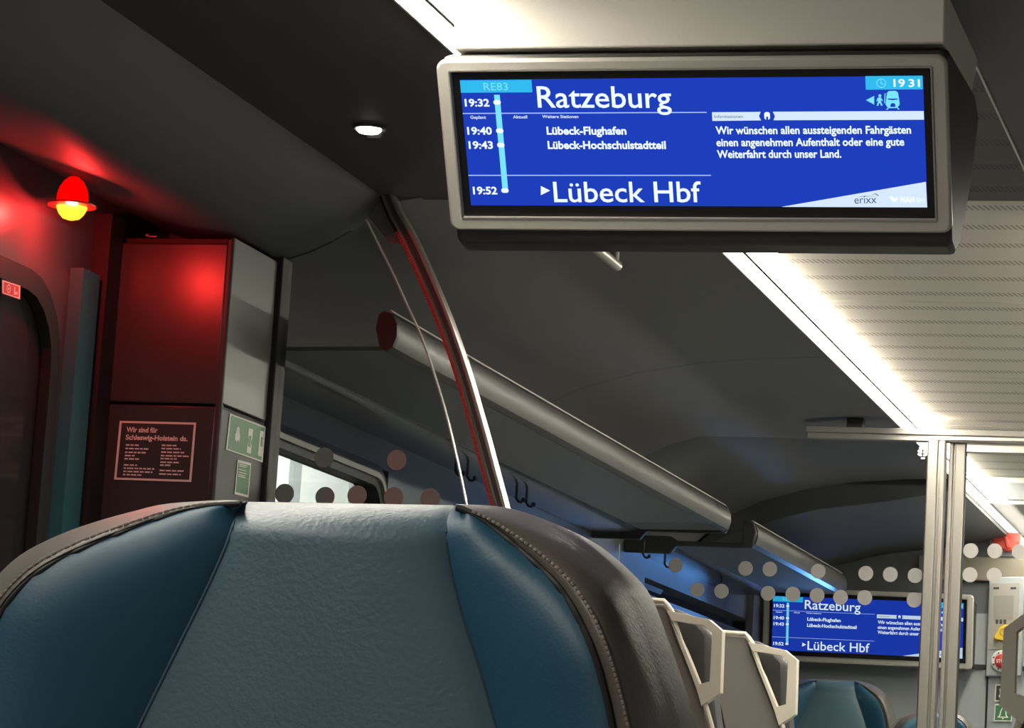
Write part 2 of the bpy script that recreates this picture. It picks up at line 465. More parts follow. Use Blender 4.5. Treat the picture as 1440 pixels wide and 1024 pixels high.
# entrance door on the left
d = struct('door_1', ring(B(), [(XW + 0.005, y, z) for y, z in rrect(3.6, 4.93, 0.02, EYE + 0.92, 0.02)],
                          [(XW + 0.005, y, z) for y, z in rrect(3.95, 4.83, 0.62, EYE + 0.875, 0.14)], (-0.05, 0, 0)), M['wall_entry'])
obj('window_seal', ring(B(), [(XW + 0.012, y, z) for y, z in rrect(3.93, 4.848, 0.60, EYE + 0.893, 0.15)],
                        [(XW + 0.012, y, z) for y, z in rrect(3.97, 4.812, 0.64, EYE + 0.855, 0.12)], (-0.02, 0, 0)), M['black'], d)
obj('door_window', prism(B(), [(XW - 0.01, y, z) for y, z in rrect(3.93, 4.848, 0.60, EYE + 0.89, 0.15)], (-0.006, 0, 0)), M['door_glass'], d)
obj('door_edge_trim', box(B(), XW + 0.004, XW + 0.03, 4.875, 4.95, 0.02, EYE + 0.93), M['teal_trim'], d, label='teal door edge trim')

# end wall
bm = box(B(), XI, XR, YE, YE + 0.06, UP, EYE + 0.865)
struct('wall_end', bm, M['wall'])
struct('wall_end_upper', box(B(), XI, XR, YE - 0.004, YE + 0.06, EYE + 0.865, 2.4), M['wall_dark'])
struct('trim_2', box(B(), -1.6, XR, YE - 0.03, YE, EYE + 0.985, EYE + 1.075), M['beige_film'], bevel=0.004)
struct('trim_3', box(B(), -1.42, XR, YE - 0.012, YE, EYE + 0.655, EYE + 0.672), M['black'])
bm = box(B(), on_y((1393, 800), YE).x, on_y((1396, 800), YE).x, YE - 0.004, YE, UP, EYE + 1.3)
struct('trim_4', bm, M['black'])
struct('trim_5', box(B(), XI, -2.172, YE - 0.30, YE - 0.006, UP, 2.3), M['wall_dark'])

# ------------------------------------------------------------------ ceiling light strips
def light_strip(label, x, y0, y1, z, emis, s=1, group=None, side_m=None):
    """s=+1: white lip faces the coach middle to the right; s=-1 mirrored"""
    t = thing('ceiling_light_strip', label, 'ceiling light', (x, (y0 + y1) / 2, z), group=group)
    X = lambda a: x + s * a
    prof = [(X(0.000), z + 0.004), (X(0.000), z - 0.022), (X(0.004), z - 0.022), (X(0.004), z + 0.004)]
    obj('housing_edge', prism_y(B(), prof, y0, y1), M['alu'], t)
    obj('diffuser', prism_y(B(), [(X(0.0045), z - 0.020), (X(0.045), z - 0.020), (X(0.045), z - 0.012), (X(0.0045), z - 0.012)], y0, y1), emis, t)
    obj('divider', prism_y(B(), [(X(0.0455), z - 0.0215), (X(0.0515), z - 0.0215), (X(0.0515), z - 0.012), (X(0.0455), z - 0.012)], y0, y1), M['black'], t)
    obj('side_diffuser', prism_y(B(), [(X(0.052), z - 0.020), (X(0.100), z - 0.002), (X(0.052), z - 0.002)], y0, y1), side_m or emis, t)
    return t
light_strip('glowing white light strip along the ceiling beneath and beyond the hanging screen', -1.267, YP - 0.05, 11.28, ZC, M['strip_c'], side_m=M['side_c'])
light_strip('glowing white light strip on the aisle side of the perforated ceiling', -0.393, YP + 0.35, 11.28, ZC, M['strip_c'], -1, side_m=M['side_a'])
light_strip('short end of a glowing light strip above the left corner of the hanging screen', -1.325, -1.6, 4.22, ZV, M['strip_n'])

# round downlight
c = ray(520, 178); c = c * (1.15 / c.z); c = Vector((c.x, c.y, ZV))
t = thing('downlight', 'small round lit downlight in the dark entrance ceiling', 'ceiling light', c)
bm = B(); lathe(bm, [(0.030, 0.002), (0.030, -0.004), (0.027, -0.006), (0.0245, -0.004), (0.0245, 0.002)], c, 28)
obj('rim', bm, M['dark_plastic'], t, smooth=True)
bm = B(); lathe(bm, [(0.018, -0.010), (0.022, -0.006), (0.022, -0.003)], c + Vector((-0.002, 0.002, 0)), 24)
obj('lens', bm, M['spot'], t, smooth=True)
bm = B(); prism(bm, [(c.x - 0.016, c.y + 0.023, ZV - 0.004), (c.x + 0.016, c.y + 0.023, ZV - 0.004), (c.x + 0.011, c.y + 0.026, ZV - 0.014), (c.x - 0.011, c.y + 0.026, ZV - 0.014)], (0, 0.004, 0))
obj('glare_shield', bm, M['black'], t)

# ------------------------------------------------------------------ hanging passenger display
SCR = dict(x=-0.9071, y=3.9756, z=EYE + 0.9458, w=0.657, h=0.18664, tilt=0.5222)
root = thing('passenger_display', 'large hanging information screen in front showing Ratzeburg and the clock', 'screen',
             (SCR['x'], SCR['y'], SCR['z']), (-0.0, 0, 0))
TL = SCR['tilt']
UPV = Vector((0, -math.sin(TL), math.cos(TL))); RT = Vector((1, 0, 0)); NRM = RT.cross(UPV)     # NRM faces the viewer
C0 = Vector((SCR['x'], SCR['y'], SCR['z']))
def scr(px, py):
    r = ray(px, py); o = Vector((0, 0, EYE))
    k = (C0 - o).dot(NRM) / r.dot(NRM)
    p = o + r * k - C0
    return p.dot(RT), p.dot(UPV)
def P(u, v, l=0.0): return C0 + RT * u + UPV * v + NRM * l
def srect(bm, p0, p1, l):
    u0, v0 = scr(*p0); u1, v1 = scr(*p1)
    bm.faces.new([bm.verts.new(P(*q, l)) for q in ((u0, v0), (u1, v0), (u1, v1), (u0, v1))]); return bm
def spoly(bm, pts, l, raw=False):
    bm.faces.new([bm.verts.new(P(*(q if raw else scr(*q)), l)) for q in pts]); return bm

W2_, H2_ = SCR['w'] / 2, SCR['h'] / 2
# frame ring (rounded outside)
fo = rrect(-W2_ - 0.032, W2_ + 0.034, -H2_ - 0.036, H2_ + 0.030, 0.014, 5)
fi = rrect(-W2_ - 0.0115, W2_ + 0.0115, -H2_ - 0.0165, H2_ + 0.0135, 0.002, 5)
bm = ring(B(), [P(u, v, 0.008) for u, v in fo], [P(u, v, 0.008) for u, v in fi], NRM * -0.013)
frame = obj('frame', bm, M['housing'], root, bevel=0.004)
bm = ring(B(), [P(u, v, 0.0095) for u, v in rrect(-W2_ - 0.0135, W2_ + 0.0135, -H2_ - 0.0185, H2_ + 0.0155, 0.003, 5)],
          [P(u, v, 0.0095) for u, v in fi], NRM * -0.004)
obj('inner_lip', bm, M['alu'], frame)
obj('bezel', prism(B(), [P(u, v, 0.0) for u, v in rrect(-W2_ - 0.013, W2_ + 0.013, -H2_ - 0.018, H2_ + 0.015, 0.003)], NRM * -0.02), M['blackgloss'], root)
# wedge-shaped body behind the frame
xl, xr = SCR['x'] - W2_ - 0.030, SCR['x'] + W2_ + 0.032
side = [(3.925, EYE + 1.060), (3.96, EYE + 1.072), (4.245, EYE + 1.083), (4.30, EYE + 1.060), (4.25, EYE + 0.955), (4.15, EYE + 0.838), (4.10, EYE + 0.812), (4.055, EYE + 0.818), (4.045, EYE + 0.835)]
bm = prism(B(), [(xl + 0.001, y, z) for y, z in side], (xr - xl - 0.002, 0, 0))
obj('body', bm, M['housing_side'], root, bevel=0.008)
# box that carries it from the ceiling
prof = [(3.952, EYE + 1.071), (3.932, EYE + 1.148), (4.30, EYE + 1.149), (4.242, EYE + 1.08)]
bm = prism(B(), [(xl + 0.014, 3.938, EYE + 1.074), (xl + 0.014, 3.928, ZV - 0.001), (xl + 0.014, 4.30, ZV - 0.001), (xl + 0.014, 4.243, EYE + 1.081)], (xr - xl - 0.020, 0, 0))
obj('ceiling_box', bm, M['housing_top_lit'], root, bevel=0.003)

# the lit screen
bm = B(); bm.faces.new([bm.verts.new(P(u, v, 0.0006)) for u, v in ((-W2_, -H2_), (W2_, -H2_), (W2_, H2_), (-W2_, H2_))])
screen = obj('screen', bm, M['s_blue'], root)
L1, L2 = 0.0012, 0.0018
def stext(s, px0, px1, base, cap, m, bold=0.0, name='screen_text'):
    """px0..px1 photo extent, base = baseline y, cap = cap height in px"""
    if not isinstance(base, tuple): base = (base, base)
    u0, v0 = scr(px0, base[0]); u1, v1 = scr(px1, base[1])
    _, vt = scr(px0, base[0] - cap)
    bm = text_bm(s, P(u0, v0, L2), P(u1, v1, 0) - P(u0, v0, 0), UPV, vt - v0, (Vector((u1, v1)) - Vector((u0, v0))).length, bold)
    return obj(name, bm, m, screen)
# line badge
bm = srect(B(), (647, 112.8), (749, 129.5), L1); obj('line_badge', bm, M['s_cyan'], screen)
stext('RE83', 681, 715, 126.5, 11, M['s_cyan2'], 0.0, 'line_number')
# clock badge
bm = srect(B(), (1217, 106.8), (1298, 125.3), L1); obj('clock_badge', bm, M['s_cyan'], screen)
stext('19', 1257, 1273, 121.5, 11, M['s_white'], 0.02, 'clock_digits'); stext('31', 1278, 1294, 121.5, 11, M['s_white'], 0.02, 'clock_digits')
u, v = scr(1239.5, 116.5); r = 0.0066
bm = ring(B(), [P(u + a, v + b, L2) for a, b in circle(r, 24)], [P(u + a, v + b, L2) for a, b in circle(r * 0.84, 24)], NRM * 0.0001)
prism(bm, [P(u - 0.0007, v + 0.0045, L2), P(u - 0.0007, v - 0.0006, L2), P(u + 0.004, v - 0.0022, L2), P(u + 0.0043, v - 0.0014, L2), P(u + 0.0003, v + 0.0002, L2), P(u + 0.0003, v + 0.0045, L2)], NRM * 0.0001)
obj('clock_icon', bm, M['s_cyan2'], screen)
# timeline bar with stops
bm = spoly(B(), [(695, 133), (703, 133), (715, 268), (707, 268)], L1); obj('timeline', bm, M['s_cyan2'], screen)
bm = B()
for (x, y) in ((699.5, 143.5), (703.2, 183.5), (704.7, 203.5), (710.5, 267.5)):
    u, v = scr(x, y); spoly(bm, [(u + a, v + b) for a, b in rrect(-0.0054, 0.0054, -0.0034, 0.0034, 0.0032)], L2, True)
each('timeline_stop', bm, M['s_white'], screen)
for s, x0, x1, y in (('19:32', 654.5, 689, 149), ('19:40', 658, 692.5, 188.5), ('19:43', 660, 694, 208.5), ('19:52', 666, 700, 272.5)):
    stext(s, x0, x1, y, 10.5, M['s_white'], 0.028, 'departure_time')
stext('Ratzeburg', 757, 945, (150.5, 151), 31, M['s_white'], 0.008, 'headline')
stext('Lübeck Hbf', 780, 987, 283.5, 29.5, M['s_white'], 0.008, 'headline')
bm = spoly(B(), [(761, 261), (774, 267.5), (761, 274)], L2); obj('arrow_mark', bm, M['s_white'], screen)
stext('Geplant', 662, 684, 166.5, 4.4, M['s_pale'], 0.02, 'small_caption')
stext('Aktuell', 722, 742, 166, 4.4, M['s_pale'], 0.02, 'small_caption')
stext('Weitere Stationen', 763, 814, 165.5, 4.4, M['s_pale'], 0.02, 'small_caption')
stext('Lübeck-Flughafen', 769.5, 881.5, 188.5, 11, M['s_white'], 0.03, 'stop_name')
stext('Lübeck-Hochschulstadtteil', 771, 937, 208.7, 11, M['s_white'], 0.03, 'stop_name')
bm = spoly(B(), [(651, 158.6), (994, 157.0), (994, 158.4), (651, 160.0)], L1); spoly(bm, [(659, 245.6), (1000, 245.6), (1000, 247.0), (659, 247.0)], L1)
each('divider_line', bm, M['s_line'], screen)
# information panel
bm = spoly(B(), [(1001.5, 157.5), (1070, 157), (1067.5, 163), (1070.5, 169), (1002, 169.8)], L1)
spoly(bm, [(1087, 156.8), (1299, 155.8), (1299.6, 168), (1088, 168.8), (1090, 163)], L1)
obj('information_bar', bm, M['s_pale'], screen)
stext('Informationen', 1005, 1045, 165.5, 4.6, M['s_dark'], 0.0, 'small_caption')
u, v = scr(1079, 163); bm = B()
spoly(bm, [(u + a, v + b) for a, b in rrect(-0.0040, 0.0040, -0.0050, 0.0058, 0.0030)], L1, True); obj('train_icon', bm, M['s_white'], screen)
bm = B(); spoly(bm, [(u + a, v + b) for a, b in rrect(-0.0014, 0.0014, -0.0050, -0.0005, 0.0006)], L2, True); obj('train_icon_door', bm, M['s_blue'], screen)
stext('Wir wünschen allen aussteigenden Fahrgästen', 1007, 1281.5, (188, 187.2), 11, M['s_white'], 0.024, 'message_line')
stext('einen angenehmen Aufenthalt oder eine gute', 1008, 1272, (205, 204), 11, M['s_white'], 0.024, 'message_line')
stext('Weiterfahrt durch unser Land.', 1009, 1183.5, (221.5, 221), 11, M['s_white'], 0.024, 'message_line')
# exit-side pictogram: arrow, walking figure, train front
bm = spoly(B(), [(1218, 140.5), (1229.5, 134.5), (1229.5, 146.8)], L1); obj('exit_arrow', bm, M['s_cyan2'], screen)
bm = B(); u, v = scr(1237.5, 134.3)
spoly(bm, [(u + a, v + b) for a, b in circle(0.0021, 12)], L1, True)
spoly(bm, [(1234.5, 137), (1239, 136.6), (1241.8, 141.2), (1240.6, 142), (1238.8, 139.8), (1239, 142.4), (1241.5, 148), (1239.4, 148.4), (1236.8, 143.8), (1235.2, 148.6), (1233, 148.2), (1234.8, 142.6), (1234.6, 139.8), (1233.6, 142.3), (1232.4, 141.8)], L1)
obj('walking_figure', bm, M['s_cyan2'], screen)
bm = B()
spoly(bm, [(1247.5, 130.2), (1250, 127.7), (1260, 127.5), (1263, 130), (1265.5, 146), (1262, 151.5), (1249, 151.8), (1245.5, 146.5)], L1)
spoly(bm, [(1246, 153.6), (1248.5, 151.6), (1250, 151.6), (1248.5, 154)], L1); spoly(bm, [(1265.4, 153.4), (1263, 151.4), (1261.5, 151.4), (1263, 153.8)], L1)
spoly(bm, [(1244.2, 131), (1245.4, 131), (1244.8, 145), (1243.6, 145)], L1)
obj('train_front', bm, M['s_cyan2'], screen)
bm = B(); spoly(bm, [(1252.4, 147), (1254, 144.6), (1258, 144.6), (1259.4, 147), (1259.4, 150), (1252.4, 150)], L2)
spoly(bm, [(1248.5, 138.2), (1262.5, 138.0), (1262.7, 139.4), (1256, 140.4), (1248.7, 139.6)], L2)
obj('train_front_details', bm, M['s_blue'], screen)
# white wedge with the operator's word mark
bm = spoly(B(), [(1099, 290.6), (1302.2, 255.4), (1304.0, 291.4)], L1); obj('logo_wedge', bm, M['s_pale'], screen)
stext('erixx', 1202, 1233, (286, 285), 11.5, M['s_dark'], 0.0, 'logo_text')
bm = spoly(B(), [(1204, 276.5), (1216, 275), (1233, 275.5), (1216, 275.8)], L2)
spoly(bm, [(1226, 273), (1232, 271.5), (1236, 274.5), (1235, 275), (1231.5, 272.6)], L2); obj('logo_swash', bm, M['s_dark'], screen)
bm = B(); spoly(bm, [(1250, 276), (1256, 275.5), (1258, 279), (1263, 277), (1263, 279.5), (1258, 284), (1254, 281)], L2); obj('partner_mark', bm, M['s_ghost'], screen)
stext('NAH', 1267, 1286, 284, 8, M['s_ghost'], 0.03, 'partner_text')
stext('SH', 1289, 1300, 284, 6.5, M['s_ghost'], 0.0, 'partner_text')

def children(o): return [c for c in COL.objects if c.parent == o]
def copy_tree(o, parent=None):
    kids = children(o)
    c = o.copy(); COL.objects.link(c); c.parent = parent
    for k in kids: copy_tree(k, c)
    return c
# the same screen again on the far end wall (scaled a little larger, upright, without the ceiling box)
far_disp = thing('passenger_display', 'second information screen on the far end wall, seen through the glass', 'screen', (-1.7636, 11.136, EYE + 0.7842))
KS = 0.72 / 0.657
for k in children(root):
    if k.name.startswith(('ceiling_box', 'body')): continue
    c = copy_tree(k, far_disp)
    c.scale = (KS, KS, KS); c.rotation_euler = (-(TL - 0.1225), 0, 0)
    if k.name.startswith('frame'): pass
bm = box(B(), -2.165, -1.375, 11.19, 11.295, EYE + 0.655, EYE + 0.905)
obj('wall_housing', bm, M['dark_plastic'], far_disp, bevel=0.012)

ld = bpy.data.lights.new('added_blue_spot', 'SPOT'); ld.color = (0.12, 0.38, 1.0); ld.energy = 26.0; ld.shadow_soft_size = 0.05; ld.spot_size = math.radians(37); ld.spot_blend = 0.6  # unseen spotlight added to strengthen the blue spill of the far screen
lo = bpy.data.objects.new('added_blue_spot', ld); lo.location = (-1.75, 11.0, EYE + 0.67); COL.objects.link(lo)
lo.rotation_euler = (Vector((-2.12, 9.7, EYE + 0.83)) - Vector(lo.location)).to_track_quat('-Z', 'Y').to_euler()

# ------------------------------------------------------------------ red door lamp
LY = 4.70
lc = on_y((101, 291), LY)
t = thing('door_warning_lamp', 'glowing red and amber door warning lamp on the upper left wall', 'lamp', lc)
bm = B(); lathe(bm, [(0.005, -0.0235), (0.015, -0.0205), (0.022, -0.013), (0.0265, -0.004), (0.0272, 0.0)], lc, 28)
obj('bowl', bm, M['lamp_bowl'], t, smooth=True, label='glowing amber bowl')
bm = B(); lathe(bm, [(0.030, 0.0), (0.042, 0.001), (0.0425, 0.004), (0.030, 0.0045)], lc, 32)
obj('flange', bm, M['lamp_flange'], t, smooth=True, label='thin red flange')
bm = B(); lathe(bm, [(0.0275, 0.0045), (0.0275, 0.020), (0.024, 0.034), (0.017, 0.046), (0.008, 0.053), (0.002, 0.0545)], lc, 28)
obj('dome', bm, M['lamp_dome'], t, smooth=True, label='glowing red dome')
ld = bpy.data.lights.new('lamp_glow', 'POINT'); ld.color = (1.0, 0.03, 0.03); ld.energy = 3.4; ld.shadow_soft_size = 0.010
lo = bpy.data.objects.new('lamp_glow', ld); lo.location = lc + Vector((0.0, 0.0, -0.0125)); COL.objects.link(lo)

# red pictogram sticker beside the door
def plaque(name, label, cat, quad, th, m, group=None, edge=None):
    t = thing(name, label, cat, sum(quad, Vector()) / 4, group=group)
    n = (quad[1] - quad[0]).cross(quad[3] - quad[0]).normalized()
    obj('plate', prism(B(), [q for q in quad], n * th), m, t)
    return t, n
def q2(quad, a, b): # bilinear point, a across, b down
    return quad[0].lerp(quad[1], a).lerp(quad[3].lerp(quad[2], a), b)

quad = [on_x(p, XW + 0.011) for p in ((2, 393.5), (27.5, 402), (27, 421), (2, 412.5))]
t = thing('pictogram_sticker', 'small red sticker with round pictogram above the left door', 'sign', q2(quad, .5, .5))
def quad_frame(quad, w):
    inner = [q2(quad, w, w * 1.2), q2(quad, 1 - w, w * 1.2), q2(quad, 1 - w, 1 - w * 1.2), q2(quad, w, 1 - w * 1.2)]
    return inner
obj('plate', prism(B(), quad, (0.0012, 0, 0)), M['red'], t)
bm = ring(B(), [q + Vector((0.0016, 0, 0)) for q in quad], [q + Vector((0.0016, 0, 0)) for q in quad_frame(quad, 0.08)], (-0.001, 0, 0))
cc = q2(quad, 0.36, 0.5) + Vector((0.0016, 0, 0))
ring(bm, [cc + Vector((0, a, b)) for a, b in circle(0.0075, 18)], [cc + Vector((0, a, b)) for a, b in circle(0.0055, 18)], (-0.001, 0, 0))
lathe(bm, [(0.0025, 0), (0.0025, -0.001)], cc, 12, 'x')
prism(bm, [q2(quad, a, b) + Vector((0.0016, 0, 0)) for a, b in ((.66, .2), (.72, .2), (.72, .6), (.85, .5), (.85, .75), (.66, .8))], (-0.0005, 0, 0))
obj('print', bm, M['print_w'], t)

# ------------------------------------------------------------------ cabinet with notices
XB = -1.996
tl = on_y((145, 344), YC); tr = on_y((322, 344), YC)
ZS = EYE + 0.1406 * YC                       # seam height
cab = thing('wall_cabinet', 'tall grey equipment cabinet between the left door and the glass, lit red', 'cabinet', ((XW + XB) / 2, YC + 0.13, 0))
ZT = EYE + 1.008
obj('upper_panel', box(B(), XW + 0.012, XB - 0.010, YC, YC + 0.02, ZS + 0.002, ZT), M['cab'], cab, bevel=0.003)
obj('lower_panel', box(B(), XW + 0.012, XB - 0.010, YC + 0.001, YC + 0.02, 0.98 + EYE * 0 + 0.56, ZS - 0.002), M['cab'], cab, bevel=0.003)
obj('plinth_panel', box(B(), XW + 0.012, XB - 0.010, YC + 0.012, YC + 0.03, 0.02, 1.535), M['wall_dark'], cab)
bm = box(B(), XB - 0.006, XB, YC + 0.006, YP - 0.035, ZS + 0.004, ZT + 0.012)
obj('upper_side_panel', bm, M['cabside'], cab, bevel=0.002)
bm = box(B(), XB - 0.006, XB, YC + 0.006, YP - 0.035, 0.02, ZS - 0.004)
obj('lower_side_panel', bm, M['cabside_low'], cab, bevel=0.002)
bm = box(B(), XB - 0.014, XB - 0.0005, YC + 0.001, YC + 0.014, 0.02, ZT + 0.01)
obj('corner_post', bm, M['dark_plastic'], cab, bevel=0.004)
obj('body', box(B(), XW + 0.02, XB - 0.008, YC + 0.02, YP - 0.04, 0.02, ZT + 0.012), M['black'], cab)
for p in ((150, 527), (140, 633), (163, 373)):
    s = on_y(p, YC)
    obj('screw', lathe(B(), [(0.0042, 0.0), (0.0042, -0.0015), (0.0028, -0.003)], s, 14, 'y'), M['steel'], cab, smooth=True)
for p in ((143, 333), (208, 331)):
    s = on_y(p, YC + 0.004)
    bm = lathe(B(), [(0.0035, 0.003), (0.0035, -0.003)], s, 12, 'x'); box(bm, s.x, s.x + 0.018, s.y - 0.001, s.y + 0.001, s.z - 0.0035, s.z - 0.001)
    obj('hinge_pin', bm, M['steel'], cab)
# seal column between cabinet and door
struct('trim_6', box(B(), XW, XW + 0.035, YC - 0.06, YC + 0.0, 0.0, EYE + 1.05), M['black'])

# notice with the writing
NY = YC - 0.0012
tq = [on_y(p, NY) for p in ((168.5, 592), (276, 594.5), (269, 678), (160.5, 674.5))]
t = thing('notice', 'framed notice headed Wir sind für Schleswig-Holstein da on the red-lit cabinet', 'sign', q2(tq, .5, .5))
obj('plate', prism(B(), tq, (0, 0.001, 0)), M['cab'], t)
bm = ring(B(), [q + Vector((0, -0.0005, 0)) for q in tq], [q + Vector((0, -0.0005, 0)) for q in quad_frame(tq, 0.028)], (0, 0.0004, 0))
obj('border', bm, M['print_w'], t)
def on_quad_text(parent, quad, s, a0, a1, b, cap, m, bold=0.0, name='print', lift=0.0008):
    p0 = q2(quad, a0, b); p1 = q2(quad, a1, b); up = (q2(quad, a0, b - cap) - p0)
    bm = text_bm(s, p0, p1 - p0, up, up.length, (p1 - p0).length, bold, lift=lift)
    return obj(name, bm, m, parent)
on_quad_text(t, tq, 'Wir sind für', 0.10, 0.51, 0.185, 0.085, M['print_w'], 0.035, 'title_line')
on_quad_text(t, tq, 'Schleswig-Holstein da.', 0.10, 0.91, 0.315, 0.085, M['print_w'], 0.035, 'title_line')
# columns of print too small to read: short bars
bm = B()
def bars(bm, quad, a0, rows, n):
    for b, L in rows:
        x = a0
        while x < a0 + L - 0.01:
            w = random.uniform(0.03, 0.09); w = min(w, a0 + L - x)
            prism(bm, [q2(quad, aa, bb) + n * 0.0006 for aa, bb in ((x, b), (x + w, b), (x + w, b + 0.024), (x, b + 0.024))], n * 0.0002)
            x += w + 0.014
nn = Vector((0, -1, 0))
bars(bm, tq, 0.11, ((.395, .17), (.455, .30), (.52, .27), (.575, .13), (.63, .19), (.735, .17), (.79, .40), (.845, .38), (.90, .24)), nn)
bars(bm, tq, 0.58, ((.385, .19), (.44, .25), (.50, .30), (.56, .36), (.61, .21), (.67, .24), (.72, .15), (.81, .32), (.87, .28)), nn)
obj('body_print', bm, M['print_w'], t)

# green signs on the cabinet side
def on_side(p, off=0.001): return on_x(p, XB + off)
gq = [on_side(p) for p in ((323, 581.5), (373.5, 600.5), (369, 650.5), (317.5, 632.5))]
t = thing('safety_sign', 'wide green safety sign with three white pictograms on the cabinet side', 'sign', q2(gq, .5, .5))
obj('plate', prism(B(), gq, (-0.001, 0, 0)), M['green'], t)
lift = Vector((0.0005, 0, 0))
bm = ring(B(), [q + lift for q in gq], [q + lift for q in quad_frame(gq, 0.035)], (-0.0004, 0, 0))
obj('border', bm, M['print_w'], t)
bm = B()
def qp(bm, quad, pts, l=lift): prism(bm, [q2(quad, a, b) + l for a, b in pts], l * -0.4); return bm
qp(bm, gq, [(.26 + .075 * a, .50 + .24 * b) for a, b in [(0, -1), (.5, -.8), (.6, -.3), (1, .1), (.7, .9), (.3, .5), (0, 1), (-.4, .6), (-.7, .9), (-.9, .1), (-.6, -.3), (-.5, -.8)]])
qp(bm, gq, [(.54, .20), (.66, .20), (.66, .45), (.62, .55), (.66, .66), (.66, .88), (.54, .88), (.54, .66), (.58, .55), (.54, .45)])
qp(bm, gq, [(.85, .15), (.96, .15), (.96, .86), (.85, .86)])
each('pictogram', bm, M['print_w'], t)
bm = B(); l2 = lift * 1.6
qp(bm, gq, [(.565, .40), (.635, .40), (.61, .55), (.635, .70), (.565, .70), (.59, .55)], l2); qp(bm, gq, [(.90, .32), (.94, .32), (.94, .58), (.90, .58)], l2)
each('pictogram_detail', bm, M['green'], t)
gq = [on_side(p) for p in ((334, 646.5), (353, 651.5), (349, 700), (329.5, 695))]
t = thing('safety_sign', 'narrow upright green sign with small white print below the wide one', 'sign', q2(gq, .5, .5))
obj('plate', prism(B(), gq, (-0.001, 0, 0)), M['green'], t)
bm = ring(B(), [q + lift for q in gq], [q + lift for q in quad_frame(gq, 0.06)], (-0.0004, 0, 0))
obj('border', bm, M['print_w'], t)
bm = B()
for b, L in ((.10, .6), (.15, .5), (.25, .55), (.33, .6), (.40, .5), (.45, .55)):
    qp(bm, gq, [(.14, b), (.14 + L, b), (.14 + L, b + .022), (.14, b + .022)])
obj('print', bm, M['print_w'], t)

# ------------------------------------------------------------------ near glass partition and curved grab pole
gp = thing('glass_partition', 'near glass partition with curved edge and frosted dots behind the front headrest', 'partition', (-1.85, YP - 0.02, 0))
YG = YP - 0.012
edge_px = [(509, 302), (512, 305.6), (547.5, 376), (571, 427.5), (594, 479), (622.6, 568), (640, 638), (655, 709), (668, 780), (690, 930)]
edge = [on_y(p, YG) for p in resample(edge_px, 40)] if False else [on_y((q.x, q.y), YG) for q in resample(edge_px, 40)]
zb = 0.45
top = [Vector((x, YG, z)) for x, z in sof if -2.0 <= x <= edge[0].x][::-1]
pane = [Vector((XB, YG, zb))] + top + edge + [Vector((edge[-1].x + 0.04, YG, zb))]
pn = obj('glass_pane', prism(B(), pane, (0, 0.010, 0)), M['glass'], gp)
obj('glass_edge', sweep(B(), [e + Vector((0, 0.005, 0)) for e in edge], [(-0.0012, -0.006), (0.0012, -0.006), (0.0012, 0.006), (-0.0012, 0.006)]), M['glass_edge'], gp)
obj('post', box(B(), XB - 0.004, XB + 0.011, YP - 0.035, YP + 0.02, 0.0, EYE + 1.031), M['black'], gp, bevel=0.003)
bm = B()
for p in ((455.5, 643.5), (557.8, 647), (400, 694.5), (457, 699), (502, 697), (553.5, 699.5), (605, 701.5)):
    c = on_y(p, YG - 0.001)
    lathe(bm, [(0.0192, 0), (0.0192, 0.0006)], c, 32, 'y')
each('frosted_dot', bm, M['dot'], pn)

pole = thing('grab_pole', 'curved aluminium grab pole with red seal rising to the ceiling', 'pole', (-1.5, YP - 0.03, UP - 0.34))
YQ = YP - 0.03
def offpath(px, n=48): return [on_y((q.x, q.y), YQ) for q in resample(px, n)]
bar_px = [(541, 268), (553, 300), (572, 334), (589, 370), (606, 409), (622, 447), (637, 488), (651, 530), (664, 575), (676, 617), (688, 662), (700, 706), (709, 742), (735, 860), (765, 1024), (790, 1180)]
path = offpath(bar_px)
K = 4190 / YQ
sec = [(-0.0035, -0.011), (0.0035, -0.011), (0.007, -0.015), (0.0115, -0.015), (0.0135, -0.011), (0.0135, 0.012), (-0.0105, 0.012), (-0.0105, -0.013), (-0.007, -0.015)]
# extra offset so that the bar's middle follows the path; +a is to the right/up of the bar
bm = sweep(B(), path, [(a + 0.004, b) for a, b in sec])
obj('bar', bm, M['alu'], pole, smooth=True)
obj('groove', sweep(B(), path, [(0.0005, -0.0118), (0.0075, -0.0118), (0.0075, -0.011), (0.0005, -0.011)]), M['housing_side'], pole)
obj('seal', sweep(B(), path, [(-0.0125, -0.010), (-0.0065, -0.010), (-0.0065, 0.010), (-0.0125, 0.010)]), M['black'], pole)
bm = B()
for i in range(3, 46):
    for tt in (0.0, 0.2, 0.4, 0.6, 0.8):
        a = path[i].lerp(path[i + 1], tt) if i + 1 < len(path) else path[i]
        tdir = (path[min(i + 1, 47)] - path[i]).normalized(); s = tdir.cross(Vector((0, 1, 0))).normalized()
        b = a + tdir * 0.0066
        cpt = a - s * 0.0090
        prism(bm, [cpt + s * 0.0032 + tdir * 0.0008 + Vector((0, -0.013, 0)), cpt + s * 0.0032 + tdir * 0.0052 + Vector((0, -0.013, 0)),
                   cpt - s * 0.0032 + tdir * 0.0066 + Vector((0, -0.0125, 0)), cpt - s * 0.0032 + tdir * 0.0022 + Vector((0, -0.0125, 0))], (0, 0.004, 0))
obj('seal_ribs', bm, M['braid'], pole, label='red ribbed seal inlay')
br = [on_y(p, YP - 0.015) for p in ((514, 300), (540, 279), (556, 300), (572, 328), (570, 338), (562, 344), (553, 344), (545, 340))]
obj('ceiling_bracket', prism(B(), br, (0, 0.006, 0)), M['ceil'], pole, bevel=0.002)
tk = [on_y(p, YP - 0.036) for p in ((536, 262), (548, 272), (560, 296), (552, 302), (540, 280))]
obj('ceiling_clamp', prism(B(), tk, (0, 0.02, 0)), M['dark_plastic'], pole, bevel=0.002)

